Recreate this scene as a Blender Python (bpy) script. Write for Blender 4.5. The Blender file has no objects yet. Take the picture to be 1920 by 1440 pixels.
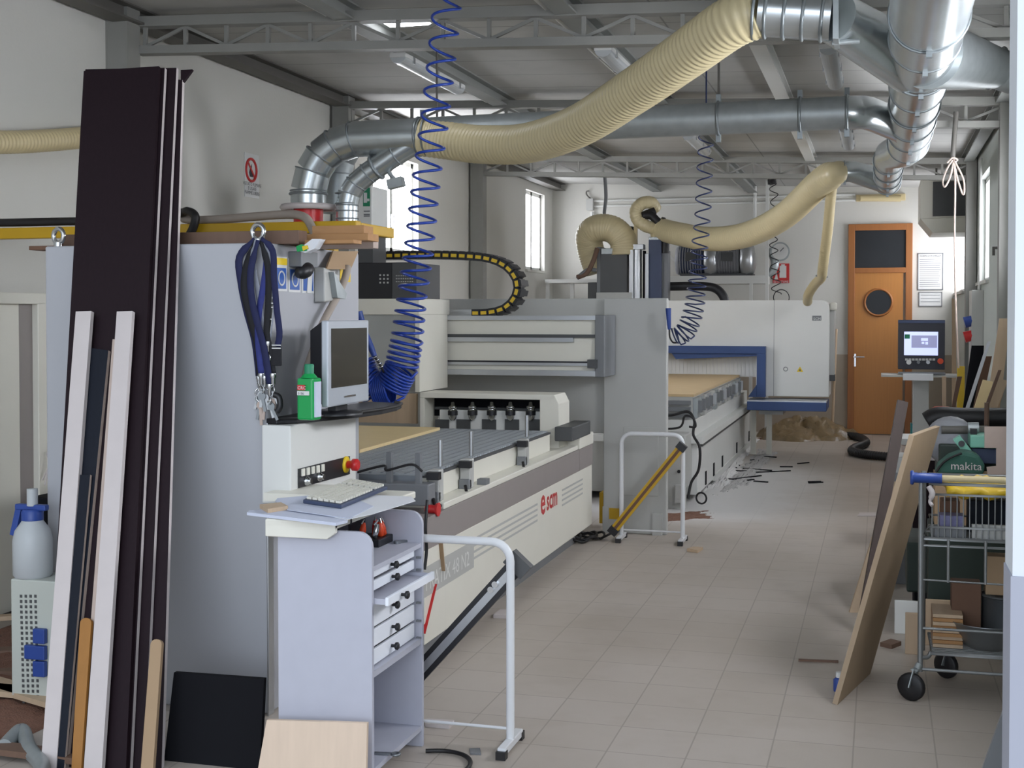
import bpy, math, random
from mathutils import Vector
V = Vector
random.seed(7)
SC = bpy.context.scene
COL = SC.collection
# ---------------------------------------------------------------- camera
FPX, PITCH, CAMH, HORIZON = 2430.0, 0.023, 1.60, 590.0
YAW = math.atan(690 / FPX)
V0 = HORIZON + FPX * math.tan(PITCH)
sn, cs = math.sin(YAW), math.cos(YAW)
FWD = V((-sn * math.cos(PITCH), cs * math.cos(PITCH), -math.sin(PITCH)))
RGT = V((cs, sn, 0))
UPV = RGT.cross(FWD)
CAM = V((0, 0, CAMH))
cam_d = bpy.data.cameras.new('camera')
cam = bpy.data.objects.new('camera', cam_d)
COL.objects.link(cam)
cam.location = CAM
cam.rotation_euler = (math.pi / 2 - PITCH, 0, YAW)
cam_d.sensor_width = 36
cam_d.lens = FPX / 1920 * 36
cam_d.shift_y = -(720 - V0) / 1920
cam_d.clip_start = 0.05
SC.camera = cam
# ---------------------------------------------------------------- world, daylight, exposure
w = bpy.data.worlds.new('daylight')
SC.world = w
w.use_nodes = True
bg = w.node_tree.nodes['Background']
bg.inputs[0].default_value = (0.80, 0.89, 1.0, 1)
bg.inputs[1].default_value = 1.0
SC.view_settings.view_transform = 'Standard'
SC.view_settings.look = 'None'
SC.view_settings.gamma = 1
SC.view_settings.exposure = 0.56


def area(name, loc, direction, sx, sy, power, col):
    d = bpy.data.lights.new(name, 'AREA')
    d.shape = 'RECTANGLE'
    d.size, d.size_y, d.energy, d.color = sx, sy, power, col
    o = bpy.data.objects.new(name, d)
    COL.objects.link(o)
    o.location = loc
    o.rotation_euler = V(direction).to_track_quat('-Z', 'Y').to_euler()
    return o


# daylight through the wide entrance behind the camera; the window panes give their own light
area('entrance_daylight', (0.0, -7.0, 3.0), (-0.2, 1, -0.08), 7.0, 3.6, 250, (0.80, 0.88, 1.0))
PANE_GLOW = 18.0
PANE_GLOW_FAR = 5.8

# ---------------------------------------------------------------- helpers


def P(u, v, X=None, Y=None, Z=None, d=None):
    """point of the place seen at pixel u, v that lies on one plane or at one camera depth"""
    r = RGT * ((u - 960) / FPX) + UPV * ((V0 - v) / FPX) + FWD
    if X is not None:
        t = X / r.x
    elif Y is not None:
        t = Y / r.y
    elif Z is not None:
        t = (Z - CAMH) / r.z
    else:
        t = d
    return CAM + r * t


def s2l(c):
    c = c / 255
    return c / 12.92 if c <= 0.04045 else ((c + 0.055) / 1.055) ** 2.4


def rgb(h):
    h = h.lstrip('#')
    return tuple(s2l(int(h[i:i + 2], 16)) for i in (0, 2, 4)) + (1,)


MATS = {}


def M(name, col, rough=0.5, metal=0.0, var=0.10, scale=6.0, bump=0.0, bscale=60.0, stretch=None, spec=0.5,
      trans=0.0, emit=None, estr=0.0, alpha=1.0):
    m = bpy.data.materials.new(name)
    m.use_nodes = True
    nt = m.node_tree
    N, L = nt.nodes, nt.links
    b = N['Principled BSDF']
    c = rgb(col)
    tc = N.new('ShaderNodeTexCoord')
    mp = N.new('ShaderNodeMapping')
    if stretch:
        mp.inputs['Scale'].default_value = stretch
    L.new(tc.outputs['Object'], mp.inputs[0])
    nz = N.new('ShaderNodeTexNoise')
    nz.inputs['Scale'].default_value = scale
    nz.inputs['Detail'].default_value = 4
    L.new(mp.outputs[0], nz.inputs['Vector'])
    mx = N.new('ShaderNodeMix')
    mx.data_type = 'RGBA'
    mx.inputs[6].default_value = tuple(x * (1 - var) for x in c[:3]) + (1,)
    mx.inputs[7].default_value = tuple(min(1, x * (1 + var)) for x in c[:3]) + (1,)
    L.new(nz.outputs[0], mx.inputs[0])
    L.new(mx.outputs[2], b.inputs['Base Color'])
    b.inputs['Roughness'].default_value = rough
    b.inputs['Metallic'].default_value = metal
    b.inputs['Specular IOR Level'].default_value = spec
    if trans:
        b.inputs['Transmission Weight'].default_value = trans
    if alpha < 1:
        b.inputs['Alpha'].default_value = alpha
    if emit:
        b.inputs['Emission Color'].default_value = rgb(emit)
        b.inputs['Emission Strength'].default_value = estr
    if bump:
        n2 = N.new('ShaderNodeTexNoise')
        n2.inputs['Scale'].default_value = bscale
        L.new(mp.outputs[0], n2.inputs['Vector'])
        bp = N.new('ShaderNodeBump')
        bp.inputs['Strength'].default_value = bump
        bp.inputs['Distance'].default_value = 0.01
        L.new(n2.outputs[0], bp.inputs['Height'])
        L.new(bp.outputs[0], b.inputs['Normal'])
    MATS[name] = m
    return m


def brickmat(name, c1, c2, cm, bw, bh, mortar, rough, loc=(0, 0, 0), rot=(0, 0, 0), offset=0.0, dirt=None, dirt_amt=0.5, dscale=0.7, dust=None):
    m = bpy.data.materials.new(name)
    m.use_nodes = True
    nt = m.node_tree
    N, L = nt.nodes, nt.links
    b = N['Principled BSDF']
    tc = N.new('ShaderNodeTexCoord')
    mp = N.new('ShaderNodeMapping')
    mp.inputs['Location'].default_value = loc
    mp.inputs['Rotation'].default_value = rot
    L.new(tc.outputs['Object'], mp.inputs[0])
    br = N.new('ShaderNodeTexBrick')
    br.offset = offset
    br.squash = 1
    br.inputs['Color1'].default_value = rgb(c1)
    br.inputs['Color2'].default_value = rgb(c2)
    br.inputs['Mortar'].default_value = rgb(cm)
    br.inputs['Scale'].default_value = 1
    br.inputs['Mortar Size'].default_value = mortar
    br.inputs['Mortar Smooth'].default_value = 0.3
    br.inputs['Brick Width'].default_value = bw
    br.inputs['Row Height'].default_value = bh
    L.new(mp.outputs[0], br.inputs['Vector'])
    out = br.outputs['Color']
    for sc_, lo, hi, am in ((dscale, 0.45, 0.72, dirt_amt), (dscale * 9, 0.5, 0.75, dirt_amt * 0.5)):
        nz = N.new('ShaderNodeTexNoise')
        nz.inputs['Scale'].default_value = sc_
        nz.inputs['Detail'].default_value = 6
        L.new(tc.outputs['Object'], nz.inputs['Vector'])
        mr = N.new('ShaderNodeMapRange')
        mr.inputs[1].default_value, mr.inputs[2].default_value = lo, hi
        mr.inputs[3].default_value, mr.inputs[4].default_value = 0, am
        L.new(nz.outputs[0], mr.inputs[0])
        mx = N.new('ShaderNodeMix')
        mx.data_type = 'RGBA'
        mx.inputs[7].default_value = rgb(dirt or cm)
        L.new(out, mx.inputs[6])
        L.new(mr.outputs[0], mx.inputs[0])
        out = mx.outputs[2]
    if dust:
        sx = N.new('ShaderNodeSeparateXYZ')
        L.new(tc.outputs['Object'], sx.inputs[0])
        fac = None
        for ax, lo, hi, o0, o1 in dust[1:]:
            mr = N.new('ShaderNodeMapRange')
            mr.interpolation_type = 'SMOOTHSTEP'
            for i_, v_ in enumerate((lo, hi, o0, o1)):
                mr.inputs[i_ + 1].default_value = v_
            L.new(sx.outputs[ax], mr.inputs[0])
            if fac is None:
                fac = mr.outputs[0]
            else:
                ml = N.new('ShaderNodeMath')
                ml.operation = 'MULTIPLY'
                L.new(fac, ml.inputs[0])
                L.new(mr.outputs[0], ml.inputs[1])
                fac = ml.outputs[0]
        nz = N.new('ShaderNodeTexNoise')
        nz.inputs['Scale'].default_value = 2.2
        nz.inputs['Detail'].default_value = 8
        nz.inputs['Roughness'].default_value = 0.65
        L.new(tc.outputs['Object'], nz.inputs['Vector'])
        ad = N.new('ShaderNodeMath')
        ad.operation = 'ADD'
        L.new(nz.outputs[0], ad.inputs[0])
        L.new(fac, ad.inputs[1])
        mr = N.new('ShaderNodeMapRange')
        for i_, v_ in enumerate((0.62, 1.25, 0, 0.9)):
            mr.inputs[i_ + 1].default_value = v_
        L.new(ad.outputs[0], mr.inputs[0])
        gt = N.new('ShaderNodeMath')
        gt.operation = 'MULTIPLY'
        L.new(mr.outputs[0], gt.inputs[0])
        L.new(fac, gt.inputs[1])
        mx = N.new('ShaderNodeMix')
        mx.data_type = 'RGBA'
        mx.inputs[7].default_value = rgb(dust[0])
        L.new(out, mx.inputs[6])
        L.new(gt.outputs[0], mx.inputs[0])
        out = mx.outputs[2]
    L.new(out, b.inputs['Base Color'])
    b.inputs['Roughness'].default_value = rough
    MATS[name] = m
    return m


def frame(d):
    d = d.normalized()
    a = V((0, 0, 1)) if abs(d.z) < 0.95 else V((0, 1, 0))
    x = a.cross(d).normalized()
    return x, d.cross(x).normalized(), d


class B:
    """collects shapes and links them as ONE mesh object"""

    def __init__(s):
        s.v, s.f, s.m, s.s, s.mi = [], [], [], [], 0

    def add(s, vs, fs, smooth=False):
        o = len(s.v)
        s.v += [V(x) for x in vs]
        for f in fs:
            s.f.append([o + i for i in f])
            s.m.append(s.mi)
            s.s.append(smooth)
        return s

    def box(s, x0, x1, y0, y1, z0, z1):
        return s.obox(V(((x0 + x1) / 2, (y0 + y1) / 2, (z0 + z1) / 2)), V(((x1 - x0) / 2, 0, 0)), V((0, (y1 - y0) / 2, 0)), V((0, 0, (z1 - z0) / 2)))

    def obox(s, c, a, b, d):
        c, a, b, d = V(c), V(a), V(b), V(d)
        vs = [c + a * i + b * j + d * k for k in (-1, 1) for j in (-1, 1) for i in (-1, 1)]
        fs = [(0, 2, 3, 1), (4, 5, 7, 6), (0, 1, 5, 4), (2, 6, 7, 3), (0, 4, 6, 2), (1, 3, 7, 5)]
        if a.cross(b).dot(d) < 0:
            fs = [f[::-1] for f in fs]
        return s.add(vs, fs)

    def bar(s, p0, p1, w, h, up=(0, 0, 1)):
        p0, p1 = V(p0), V(p1)
        d = p1 - p0
        x = d.normalized().cross(V(up))
        if x.length < 1e-4:
            x = d.normalized().cross(V((1, 0, 0)))
        x.normalize()
        z = x.cross(d.normalized())
        return s.obox((p0 + p1) / 2, x * w / 2, d / 2, z * h / 2)

    def tube(s, path, r, n=12, cap=True, closed=False):
        path = [V(p) for p in path]
        k = len(path)
        rs = r if isinstance(r, (list, tuple)) else [r] * k
        tg = []
        for i in range(k):
            if closed:
                t = path[(i + 1) % k] - path[i - 1]
            else:
                t = path[min(i + 1, k - 1)] - path[max(i - 1, 0)]
            tg.append(t.normalized() if t.length > 1e-9 else V((0, 0, 1)))
        x, y, _ = frame(tg[0])
        vs = []
        for i in range(k):
            x = (x - tg[i] * x.dot(tg[i]))
            x.normalize()
            y = tg[i].cross(x)
            for j in range(n):
                a = 2 * math.pi * j / n
                vs.append(path[i] + (x * math.cos(a) + y * math.sin(a)) * rs[i])
        fs = []
        for i in range(k if closed else k - 1):
            i2 = (i + 1) % k
            for j in range(n):
                j2 = (j + 1) % n
                fs.append((i * n + j, i * n + j2, i2 * n + j2, i2 * n + j))
        s.add(vs, fs, True)
        if cap and not closed:
            s.add(vs[:n], [tuple(range(n))[::-1]])
            s.add(vs[-n:], [tuple(range(n))])
        return s

    def ring(s, c, nrm, R, r, n=28, m=6):
        x, y, _ = frame(V(nrm))
        pts = [V(c) + (x * math.cos(2 * math.pi * i / n) + y * math.sin(2 * math.pi * i / n)) * R for i in range(n)]
        return s.tube(pts, r, m, closed=True)

    def prism(s, poly, ext):
        poly = [V(p) for p in poly]
        ext = V(ext)
        n = len(poly)
        nr = sum(((poly[i] - poly[0]).cross(poly[i + 1] - poly[0]) for i in range(1, n - 1)), V((0, 0, 0)))
        if nr.dot(ext) > 0:
            poly = poly[::-1]
        vs = poly + [p + ext for p in poly]
        fs = [tuple(range(n)), tuple(range(2 * n - 1, n - 1, -1))]
        for i in range(n):
            j = (i + 1) % n
            fs.append((j, i, n + i, n + j))
        return s.add(vs, fs)

    def lathe(s, c, prof, n=20, axis=(0, 0, 1)):
        x, y, z = frame(V(axis))
        c = V(c)
        vs = []
        for r, h in prof:
            for j in range(n):
                a = 2 * math.pi * j / n
                vs.append(c + (x * math.cos(a) + y * math.sin(a)) * r + z * h)
        fs = []
        for i in range(len(prof) - 1):
            for j in range(n):
                j2 = (j + 1) % n
                fs.append((i * n + j, i * n + j2, (i + 1) * n + j2, (i + 1) * n + j))
        s.add(vs, fs, True)
        s.add(vs[:n], [tuple(range(n))[::-1]])
        s.add(vs[-n:], [tuple(range(n))])
        return s

    def cyl(s, p0, p1, r, n=16, r1=None):
        return s.tube([p0, p1], [r, r if r1 is None else r1], n)

    def sheet(s, grid, thick=None):
        """grid of points as a surface"""
        R, C = len(grid), len(grid[0])
        vs = [V(p) for row in grid for p in row]
        fs = [(i * C + j, i * C + j + 1, (i + 1) * C + j + 1, (i + 1) * C + j) for i in range(R - 1) for j in range(C - 1)]
        return s.add(vs, fs, True)

    def build(s, name, mat, parent=None, bevel=0.0, solid=0.0):
        me = bpy.data.meshes.new(name)
        lo = V((min(p[i] for p in s.v) for i in range(3)))
        hi = V((max(p[i] for p in s.v) for i in range(3)))
        if parent is None:
            org = V(((lo.x + hi.x) / 2, (lo.y + hi.y) / 2, lo.z))
        else:
            org = (lo + hi) / 2
        me.from_pydata([p - org for p in s.v], [], s.f)
        mats = mat if isinstance(mat, (list, tuple)) else [mat]
        for mm in mats:
            me.materials.append(MATS[mm] if isinstance(mm, str) else mm)
        me.polygons.foreach_set('material_index', s.m)
        me.polygons.foreach_set('use_smooth', s.s)
        me.update()
        o = bpy.data.objects.new(name, me)
        COL.objects.link(o)
        o['wo'] = [org.x, org.y, org.z]
        if parent is not None:
            o.parent = parent
            pw = V(parent['wo'])
            o.location = org - pw
        else:
            o.location = org
        if bevel:
            md = o.modifiers.new('edge', 'BEVEL')
            md.width = bevel
            md.segments = 2
            md.limit_method = 'ANGLE'
        if solid:
            md = o.modifiers.new('thickness', 'SOLIDIFY')
            md.thickness = solid
            md.offset = 0
        return o


def thing(name, label, cat, loc, group=None):
    o = bpy.data.objects.new(name, None)
    o.empty_display_size = 0.1
    COL.objects.link(o)
    o.location = loc
    o['wo'] = list(loc)
    return tag(o, label, cat, group)


def tag(o, label, cat, group=None, kind=None):
    o['label'] = label
    o['category'] = cat
    if group:
        o['group'] = group
    if kind:
        o['kind'] = kind
    return o


def struct(o):
    o['kind'] = 'structure'
    return o


def copy_tree(o, delta=(0, 0, 0), label=None, parent=None):
    c = o.copy()
    COL.objects.link(c)
    if parent is not None:
        c.parent = parent
    else:
        c.location = o.location + V(delta)
    if label:
        c['label'] = label
    for ch in list(o.children):
        copy_tree(ch, parent=c)
    return c


def text(txt, org, right, up, h, mat, name, parent=None, ext=0.0006, align='LEFT', weight=0.0):
    cu = bpy.data.curves.new('t', 'FONT')
    cu.body = txt
    cu.align_x = align
    cu.resolution_u = 2
    cu.offset = weight
    ob = bpy.data.objects.new('t', cu)
    COL.objects.link(ob)
    bpy.context.view_layer.update()
    me = bpy.data.meshes.new_from_object(ob.evaluated_get(bpy.context.evaluated_depsgraph_get()))
    r, u_ = V(right).normalized(), V(up).normalized()
    n = r.cross(u_)
    k = h / 0.72
    b = B()
    b.add([V(org) + r * p.co.x * k + u_ * p.co.y * k + n * ext for p in me.vertices], [list(f.vertices) for f in me.polygons])
    bpy.data.objects.remove(ob)
    bpy.data.curves.remove(cu)
    return b.build(name, mat, parent)


def bez(pts, n=12):
    """smooth curve through the points"""
    pts = [V(p) for p in pts]
    out = []
    k = len(pts)
    for i in range(k - 1):
        p0, p1, p2, p3 = pts[max(i - 1, 0)], pts[i], pts[i + 1], pts[min(i + 2, k - 1)]
        for j in range(n):
            t = j / n
            out.append(0.5 * ((2 * p1) + (p2 - p0) * t + (2 * p0 - 5 * p1 + 4 * p2 - p3) * t * t + (3 * p1 - p0 - 3 * p2 + p3) * t ** 3))
    out.append(pts[-1])
    return out


def resample(path, step):
    out = [path[0]]
    acc = 0
    for a, b in zip(path, path[1:]):
        L = (b - a).length
        pos = step - acc
        while pos <= L:
            out.append(a + (b - a) * (pos / L))
            pos += step
        acc = L - (pos - step)
    return out


def ribbed(path, R, pitch=0.03, depth=0.006, n=24, name='hose', mat='hose', parent=None, taper=1.0):
    p = resample(path, pitch / 4)
    rs = [R * min(1, taper + i * .012) + depth * (1 if i % 4 == 0 else (0.3 if i % 2 else -0.4)) for i in range(len(p))]
    return B().tube(p, rs, n).build(name, mat, parent)


def helix(axis, R, turns, r, n=8, seg=14):
    """coil round an axis path; R, and the turn phase, may vary: axis = list of (point, radius, phase in turns)"""
    pts = []
    k = len(axis)
    total = axis[-1][2]
    steps = int(total * seg)
    j = 0
    X = None
    for i in range(steps + 1):
        ph = total * i / steps
        while j < k - 2 and axis[j + 1][2] < ph:
            j += 1
        a, b = axis[j], axis[j + 1]
        t = (ph - a[2]) / max(1e-6, b[2] - a[2])
        c = a[0].lerp(b[0], t)
        tan = (axis[min(j + 2, k - 1)][0] - axis[max(j - 1, 0)][0]).normalized()
        if X is None:
            X = V((1, 0, 0))
        X = (X - tan * X.dot(tan)).normalized()
        Yv = tan.cross(X)
        rad = a[1] + (b[1] - a[1]) * t
        an = 2 * math.pi * ph
        pts.append(c + (X * math.cos(an) + Yv * math.sin(an)) * rad)
    return pts


# ---------------------------------------------------------------- materials
M('wall_paint', '#CECCC5', 0.85, var=0.05, scale=1.2, bump=0.1, bscale=40)
M('wall_paint_right', '#BDC2BC', 0.85, var=0.05, scale=1.2)
M('dado_beige', '#A79B8C', 0.8, var=0.06)
M('dado_lilac', '#A4A6B2', 0.8, var=0.04)
M('pier_paint', '#D5D9DE', 0.8, var=0.03)
M('steel_grey', '#898883', 0.55, 0.0, var=0.10)
M('steel_dark', '#5F5C57', 0.6, var=0.10)
M('purlin_grey', '#8B8D89', 0.6, var=0.1)
M('galv', '#C6CCCE', 0.27, 0.85, var=0.12, scale=9, stretch=(1, 1, 0.4))
M('galv_dull', '#A4AAAB', 0.45, 0.55, var=0.22, scale=14)
M('galv_ring', '#8F9597', 0.4, 0.7, var=0.15)
M('hose', '#D2C49C', 0.38, var=0.06, scale=3, spec=0.6)
M('hose_dim', '#C9B990', 0.45, var=0.06, scale=3)
M('hose_grey', '#A2968B', 0.5, var=0.05)
M('white_paint', '#DADAD6', 0.45, var=0.03, scale=3)
M('cream_paint', '#DFDCD0', 0.45, var=0.04, scale=4)
M('cabinet_paint', '#ACADB2', 0.5, var=0.03, scale=2)
M('machine_grey', '#B4B4B0', 0.45, var=0.03)
M('band_grey', '#8F8784', 0.5, var=0.05)
M('dark_grey', '#4A4B4C', 0.5, var=0.1)
M('mid_grey', '#75777A', 0.5, var=0.1)
M('black_plastic', '#1C1C20', 0.42, var=0.15)
M('black_matte', '#0F0F14', 0.8, var=0.2, spec=0.2)
M('alu', '#B9BBBD', 0.35, 0.85, var=0.08)
M('chrome', '#C9CBCD', 0.18, 1.0, var=0.05)
M('bed_grey', '#8D9399', 0.45, 0.3, var=0.12)
M('yellow_paint', '#C49B12', 0.45, var=0.1)
M('yellow_bright', '#D9B52A', 0.45, var=0.08)
M('blue_coil', '#1E3F9E', 0.3, var=0.08)
M('navy_coil', '#1E2B55', 0.35, var=0.08)
M('blue_plastic', '#2A4690', 0.4, var=0.08)
M('blue_frame', '#334B7C', 0.5, var=0.06)
M('red_plastic', '#C6292B', 0.35, var=0.08)
M('orange_plastic', '#D9481E', 0.4, var=0.08)
M('green_can', '#159A4E', 0.3, var=0.06)
M('wenge', '#20141A', 0.6, var=0.22, scale=8, stretch=(14, 14, 0.6), spec=0.18)
M('wenge_blue', '#181C26', 0.6, var=0.2, scale=8, stretch=(14, 14, 0.6), spec=0.2)
M('edge_pale', '#B9A79C', 0.7, var=0.12, scale=20)
M('edge_white', '#C9C0BE', 0.6, var=0.06, scale=12)
M('panel_brown', '#A08B72', 0.7, var=0.08, scale=10, bump=0.05)
M('mdf', '#C8AE86', 0.7, var=0.08, scale=10, bump=0.05)
M('plywood', '#D9C3AE', 0.65, var=0.09, scale=5, stretch=(8, 8, 0.8))
M('bed_light', '#A4A9AD', 0.5, 0.1, var=0.12, scale=12)
M('ply_yellow', '#E6CE9C', 0.6, var=0.08, scale=5, stretch=(1, 7, 1))
M('oak', '#A87C4E', 0.6, var=0.18, scale=5, stretch=(1, 8, 8))
M('honey_wood', '#9E6C31', 0.55, var=0.12, scale=5, stretch=(8, 8, 0.7))
M('pale_wood', '#BDA58A', 0.6, var=0.14, scale=5, stretch=(8, 8, 0.7))
M('dark_strip', '#4E403B', 0.6, var=0.15, scale=5, stretch=(8, 8, 0.8))
M('brown_wood', '#6E5546', 0.65, var=0.15, scale=5, stretch=(8, 8, 0.8))
M('cardboard', '#A78C6E', 0.8, var=0.08)
M('cardboard_dark', '#6E5140', 0.8, var=0.1)
M('door_wood', '#B67A3C', 0.4, var=0.12, scale=4, stretch=(12, 12, 0.5))
M('door_frame_wood', '#9E6434', 0.45, var=0.12, scale=5, stretch=(8, 8, 0.6))
M('dark_glass', '#2E3033', 0.35, var=0.2, scale=3, spec=0.25)
M('pane', '#F2F6FF', 0.3, var=0.02, emit='#F4F7FF', estr=PANE_GLOW)
M('pane_far', '#F2F6FF', 0.3, var=0.02, emit='#F4F7FF', estr=PANE_GLOW_FAR)
M('paper', '#DDDEE2', 0.8, var=0.04)
M('paper_blue', '#C6CBDC', 0.7, var=0.08)
M('ink', '#3A3A40', 0.8, var=0.1)
M('sign_white', '#D8D8D6', 0.6, var=0.03)
M('sign_green', '#1F7F5A', 0.5, var=0.06)
M('sign_red', '#C02C2A', 0.5, var=0.06)
M('sign_blue', '#2E5AA8', 0.5, var=0.06)
M('sign_yellow', '#E3C21F', 0.5, var=0.06)
M('lilac_panel', '#B6B7C3', 0.55, var=0.05, scale=14)
M('drawer_white', '#ECEFF6', 0.45, var=0.03)
M('guard_white', '#D9DADC', 0.35, var=0.03)
M('monitor_silver', '#AEB3BA', 0.4, 0.2, var=0.04)
M('screen_dark', '#3A362E', 0.18, var=0.35, scale=3, stretch=(1, 1, 9))
M('screen_lit', '#A9B5E0', 0.3, var=0.02, emit='#BAC2F0', estr=0.75)
M('screen_grey', '#7D7F9E', 0.3, var=0.02, emit='#8285A8', estr=0.6)
M('terminal_navy', '#23232E', 0.4, var=0.06)
M('sprayer_body', '#B8BCBE', 0.4, var=0.06, spec=0.4)
M('perforated', '#BCC0B8', 0.5, var=0.04)
M('green_machine', '#4F8F7C', 0.5, var=0.08)
M('mint', '#7DB9A4', 0.45, var=0.05)
M('dark_green', '#27332C', 0.6, var=0.2)
M('teal_bag', '#2F5A4E', 0.7, var=0.15)
M('bag_plastic', '#7E6A4C', 0.35, var=0.45, scale=11, bump=0.9, bscale=16)
M('dust_grey', '#BFBDBC', 0.95, var=0.12, scale=18, bump=0.5, bscale=90)
M('black_rubber', '#191719', 0.5, var=0.2)
M('sawdust', '#E6E4E2', 0.95, var=0.12, scale=18, bump=0.5, bscale=90)
M('chips_brown', '#7A5747', 0.95, var=0.35, scale=40, bump=0.8, bscale=120)
M('wire_grey', '#8C8E8E', 0.4, 0.6, var=0.1)
M('pot_metal', '#8E9295', 0.35, 0.8, var=0.1)
M('beige_enamel', '#C9B98F', 0.5, var=0.05)
M('motor_grey', '#8A8B90', 0.5, var=0.15)
M('motor_blue', '#3A4560', 0.5, var=0.1)
M('fabric_navy', '#1B2048', 0.8, var=0.25, scale=40)
M('fabric_black', '#17171C', 0.8, var=0.25, scale=40)
M('fabric_grey', '#8A8E99', 0.8, var=0.25, scale=40)
M('fabric_blue', '#2F3779', 0.8, var=0.25, scale=40)
M('teal_trim', '#2C7C7C', 0.5)
M('purple_box', '#77769A', 0.6, var=0.3, scale=60)
M('clear_plastic', '#C9CCCB', 0.25, var=0.1, scale=4, alpha=0.35)
brickmat('floor_tiles', '#B9AFA6', '#B4AAA0', '#9A9087', 0.29, 0.30, 0.0035, 0.42, loc=(0.035, 0.05, 0), dirt='#8A7D6C', dirt_amt=0.35,
         dust=('#DFDDDC', ('X', 0.10, 1.75, 1, 0), ('Y', 2.2, 3.6, 0, 1), ('Y', 6.0, 8.5, 1, 0)))
brickmat('ceiling_panels', '#B4B3AF', '#B0AFAB', '#888783', 6.0, 0.55, 0.007, 0.8, offset=0.0, dirt='#8D8C88', dirt_amt=0.3)
# ================================================================ the room
XL, XR, YF, YN = -4.5, 0.95, 17.96, 2.81


def zc(x):
    return 3.47 - 0.038 * (x - XL)


struct(B().box(-7, 4, -4, YF + 0.2, -0.1, 0).build('floor', 'floor_tiles'))
struct(B().prism([(XL - .15, YN, zc(XL)), (XR + 1.2, YN, zc(XR + 1.2)), (XR + 1.2, YN, zc(XR + 1.2) + .1), (XL - .15, YN, zc(XL) + .1)], (0, YF + .2 - YN, 0)).build('ceiling', 'ceiling_panels'))
LW1 = (P(700, 300, X=XL).y, P(784, 300, X=XL).y, 2.2, 3.12)
LW2 = (P(986, 400, X=XL).y, P(1021, 400, X=XL).y, 2.2, 3.26)
RW1 = (P(1855, 400, X=XR).y, P(1836, 400, X=XR).y, 1.92, 2.95)
ADDED_RW3 = (8.9, 9.9, 1.92, 2.8)  # unseen window behind the pier, added for light from the right
ADDED_RW4 = (4.7, 6.3, 1.95, 2.62)  # also added out of view, to brighten the cabinet side and drawer fronts
RW2 = (P(1808, 500, X=XR).y, P(1788, 500, X=XR).y - .05, 1.88, 2.86)


def side_wall(name, x0, x1, y0, y1, wins, mat, ztop):
    b = B()
    y = y0
    for (a, c, z0, z1) in wins:
        b.box(x0, x1, y, a, 0, ztop)
        b.box(x0, x1, a, c, 0, z0)
        b.box(x0, x1, a, c, z1, ztop)
        y = c
    b.box(x0, x1, y, y1, 0, ztop)
    return struct(b.build(name, mat))


side_wall('wall_left', XL - .25, XL, 1.2, YF + .2, [LW1, LW2], 'wall_paint', 3.5)
side_wall('wall_right', XR, XR + .25, YN + .16, YF + .2, [ADDED_RW4, ADDED_RW3, RW1, RW2], 'wall_paint_right', 3.4)
struct(B().box(XL, XR + .25, YF, YF + .2, 0, 3.5).build('wall_far', 'wall_paint'))
struct(B().box(-3.0, XR, YF - .012, YF, 0, 1.067).build('trim_1', 'dado_beige'))
PX = P(1900, 900, Y=YN).x
struct(B().box(PX, XR + .8, YN, YN + .16, 0, 3.45).build('wall_entrance', 'pier_paint'))
struct(B().box(PX - .004, XR + .8, YN - .006, YN + .15, 0, P(1900, 1080, Y=YN).z).build('trim_2', 'dado_lilac'))


def window(n, x, wn, side, mullions):
    a, c, z0, z1 = wn
    t = struct(B().box(x - side * .11 - .01, x - side * .11 + .01, a, c, z0, z1).build('window_%d' % n, 'pane_far' if n in (2, 3, 4) else 'pane'))
    b = B()
    f = .045
    xx0, xx1 = sorted((x - side * .13, x - side * .06))
    for (p, q, r, s_) in ((a, a + f, z0, z1), (c - f, c, z0, z1), (a, c, z0, z0 + f), (a, c, z1 - f, z1)):
        b.box(xx0, xx1, p, q, r, s_)
    for k in range(1, mullions + 1):
        m = a + (c - a) * k / (mullions + 1)
        b.box(xx0, xx1, m - .035, m + .035, z0, z1)
    b.build('window_frame', 'white_paint', t)
    b = B()
    b.box(min(x, x + side * .03) - .1 * (side > 0), max(x, x + side * .03) + .1 * (side < 0), a - .03, c + .03, z0 - .03, z0)
    b.build('window_sill', 'wall_paint', t)
    h = B()
    m = a + (c - a) * .5
    h.box(min(x - side * .06, x - side * .03), max(x - side * .06, x - side * .03), m - .012, m + .012, z0 + .25, z0 + .37)
    h.build('window_handle', 'alu', t)


window(1, XL, LW1, 1, 1)
window(2, XL, LW2, 1, 1)
window(3, XR, RW1, -1, 1)
window(4, XR, RW2, -1, 2)
window(5, XR, ADDED_RW3, -1, 1)
window(6, XR, ADDED_RW4, -1, 1)
sk = P(750, 34, Z=3.40)
struct(B().box(sk.x - .14, sk.x + .14, sk.y - .12, sk.y + .2, zc(sk.x) - .012, zc(sk.x) - .006).build('window_7', 'pane_far'))

# door in the far wall
DX0, DX1 = P(1590, 600, Y=YF).x, P(1710, 600, Y=YF).x
DZ1 = P(1650, 420, Y=YF).z
d = B()
fw = .085
d.box(DX0, DX0 + fw, YF - .06, YF + .02, 0, DZ1).box(DX1 - fw, DX1, YF - .06, YF + .02, 0, DZ1)
d.box(DX0 + fw, DX1 - fw, YF - .06, YF + .02, DZ1 - fw, DZ1)
ZT = P(1650, 512, Y=YF).z
d.box(DX0 + fw, DX1 - fw, YF - .06, YF + .02, ZT, ZT + .07)
door = struct(d.build('door_1', 'door_frame_wood', bevel=.004))
B().box(DX0 + fw, DX1 - fw, YF - .03, YF - .015, ZT + .07, DZ1 - fw).build('transom_glass', 'dark_glass', door)
B().box(DX0 + fw, DX1 - fw - .03, YF - .045, YF - .005, .01, ZT).build('door_leaf', 'door_wood', door)
pc = P(1647, 567, Y=YF - .05)
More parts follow.
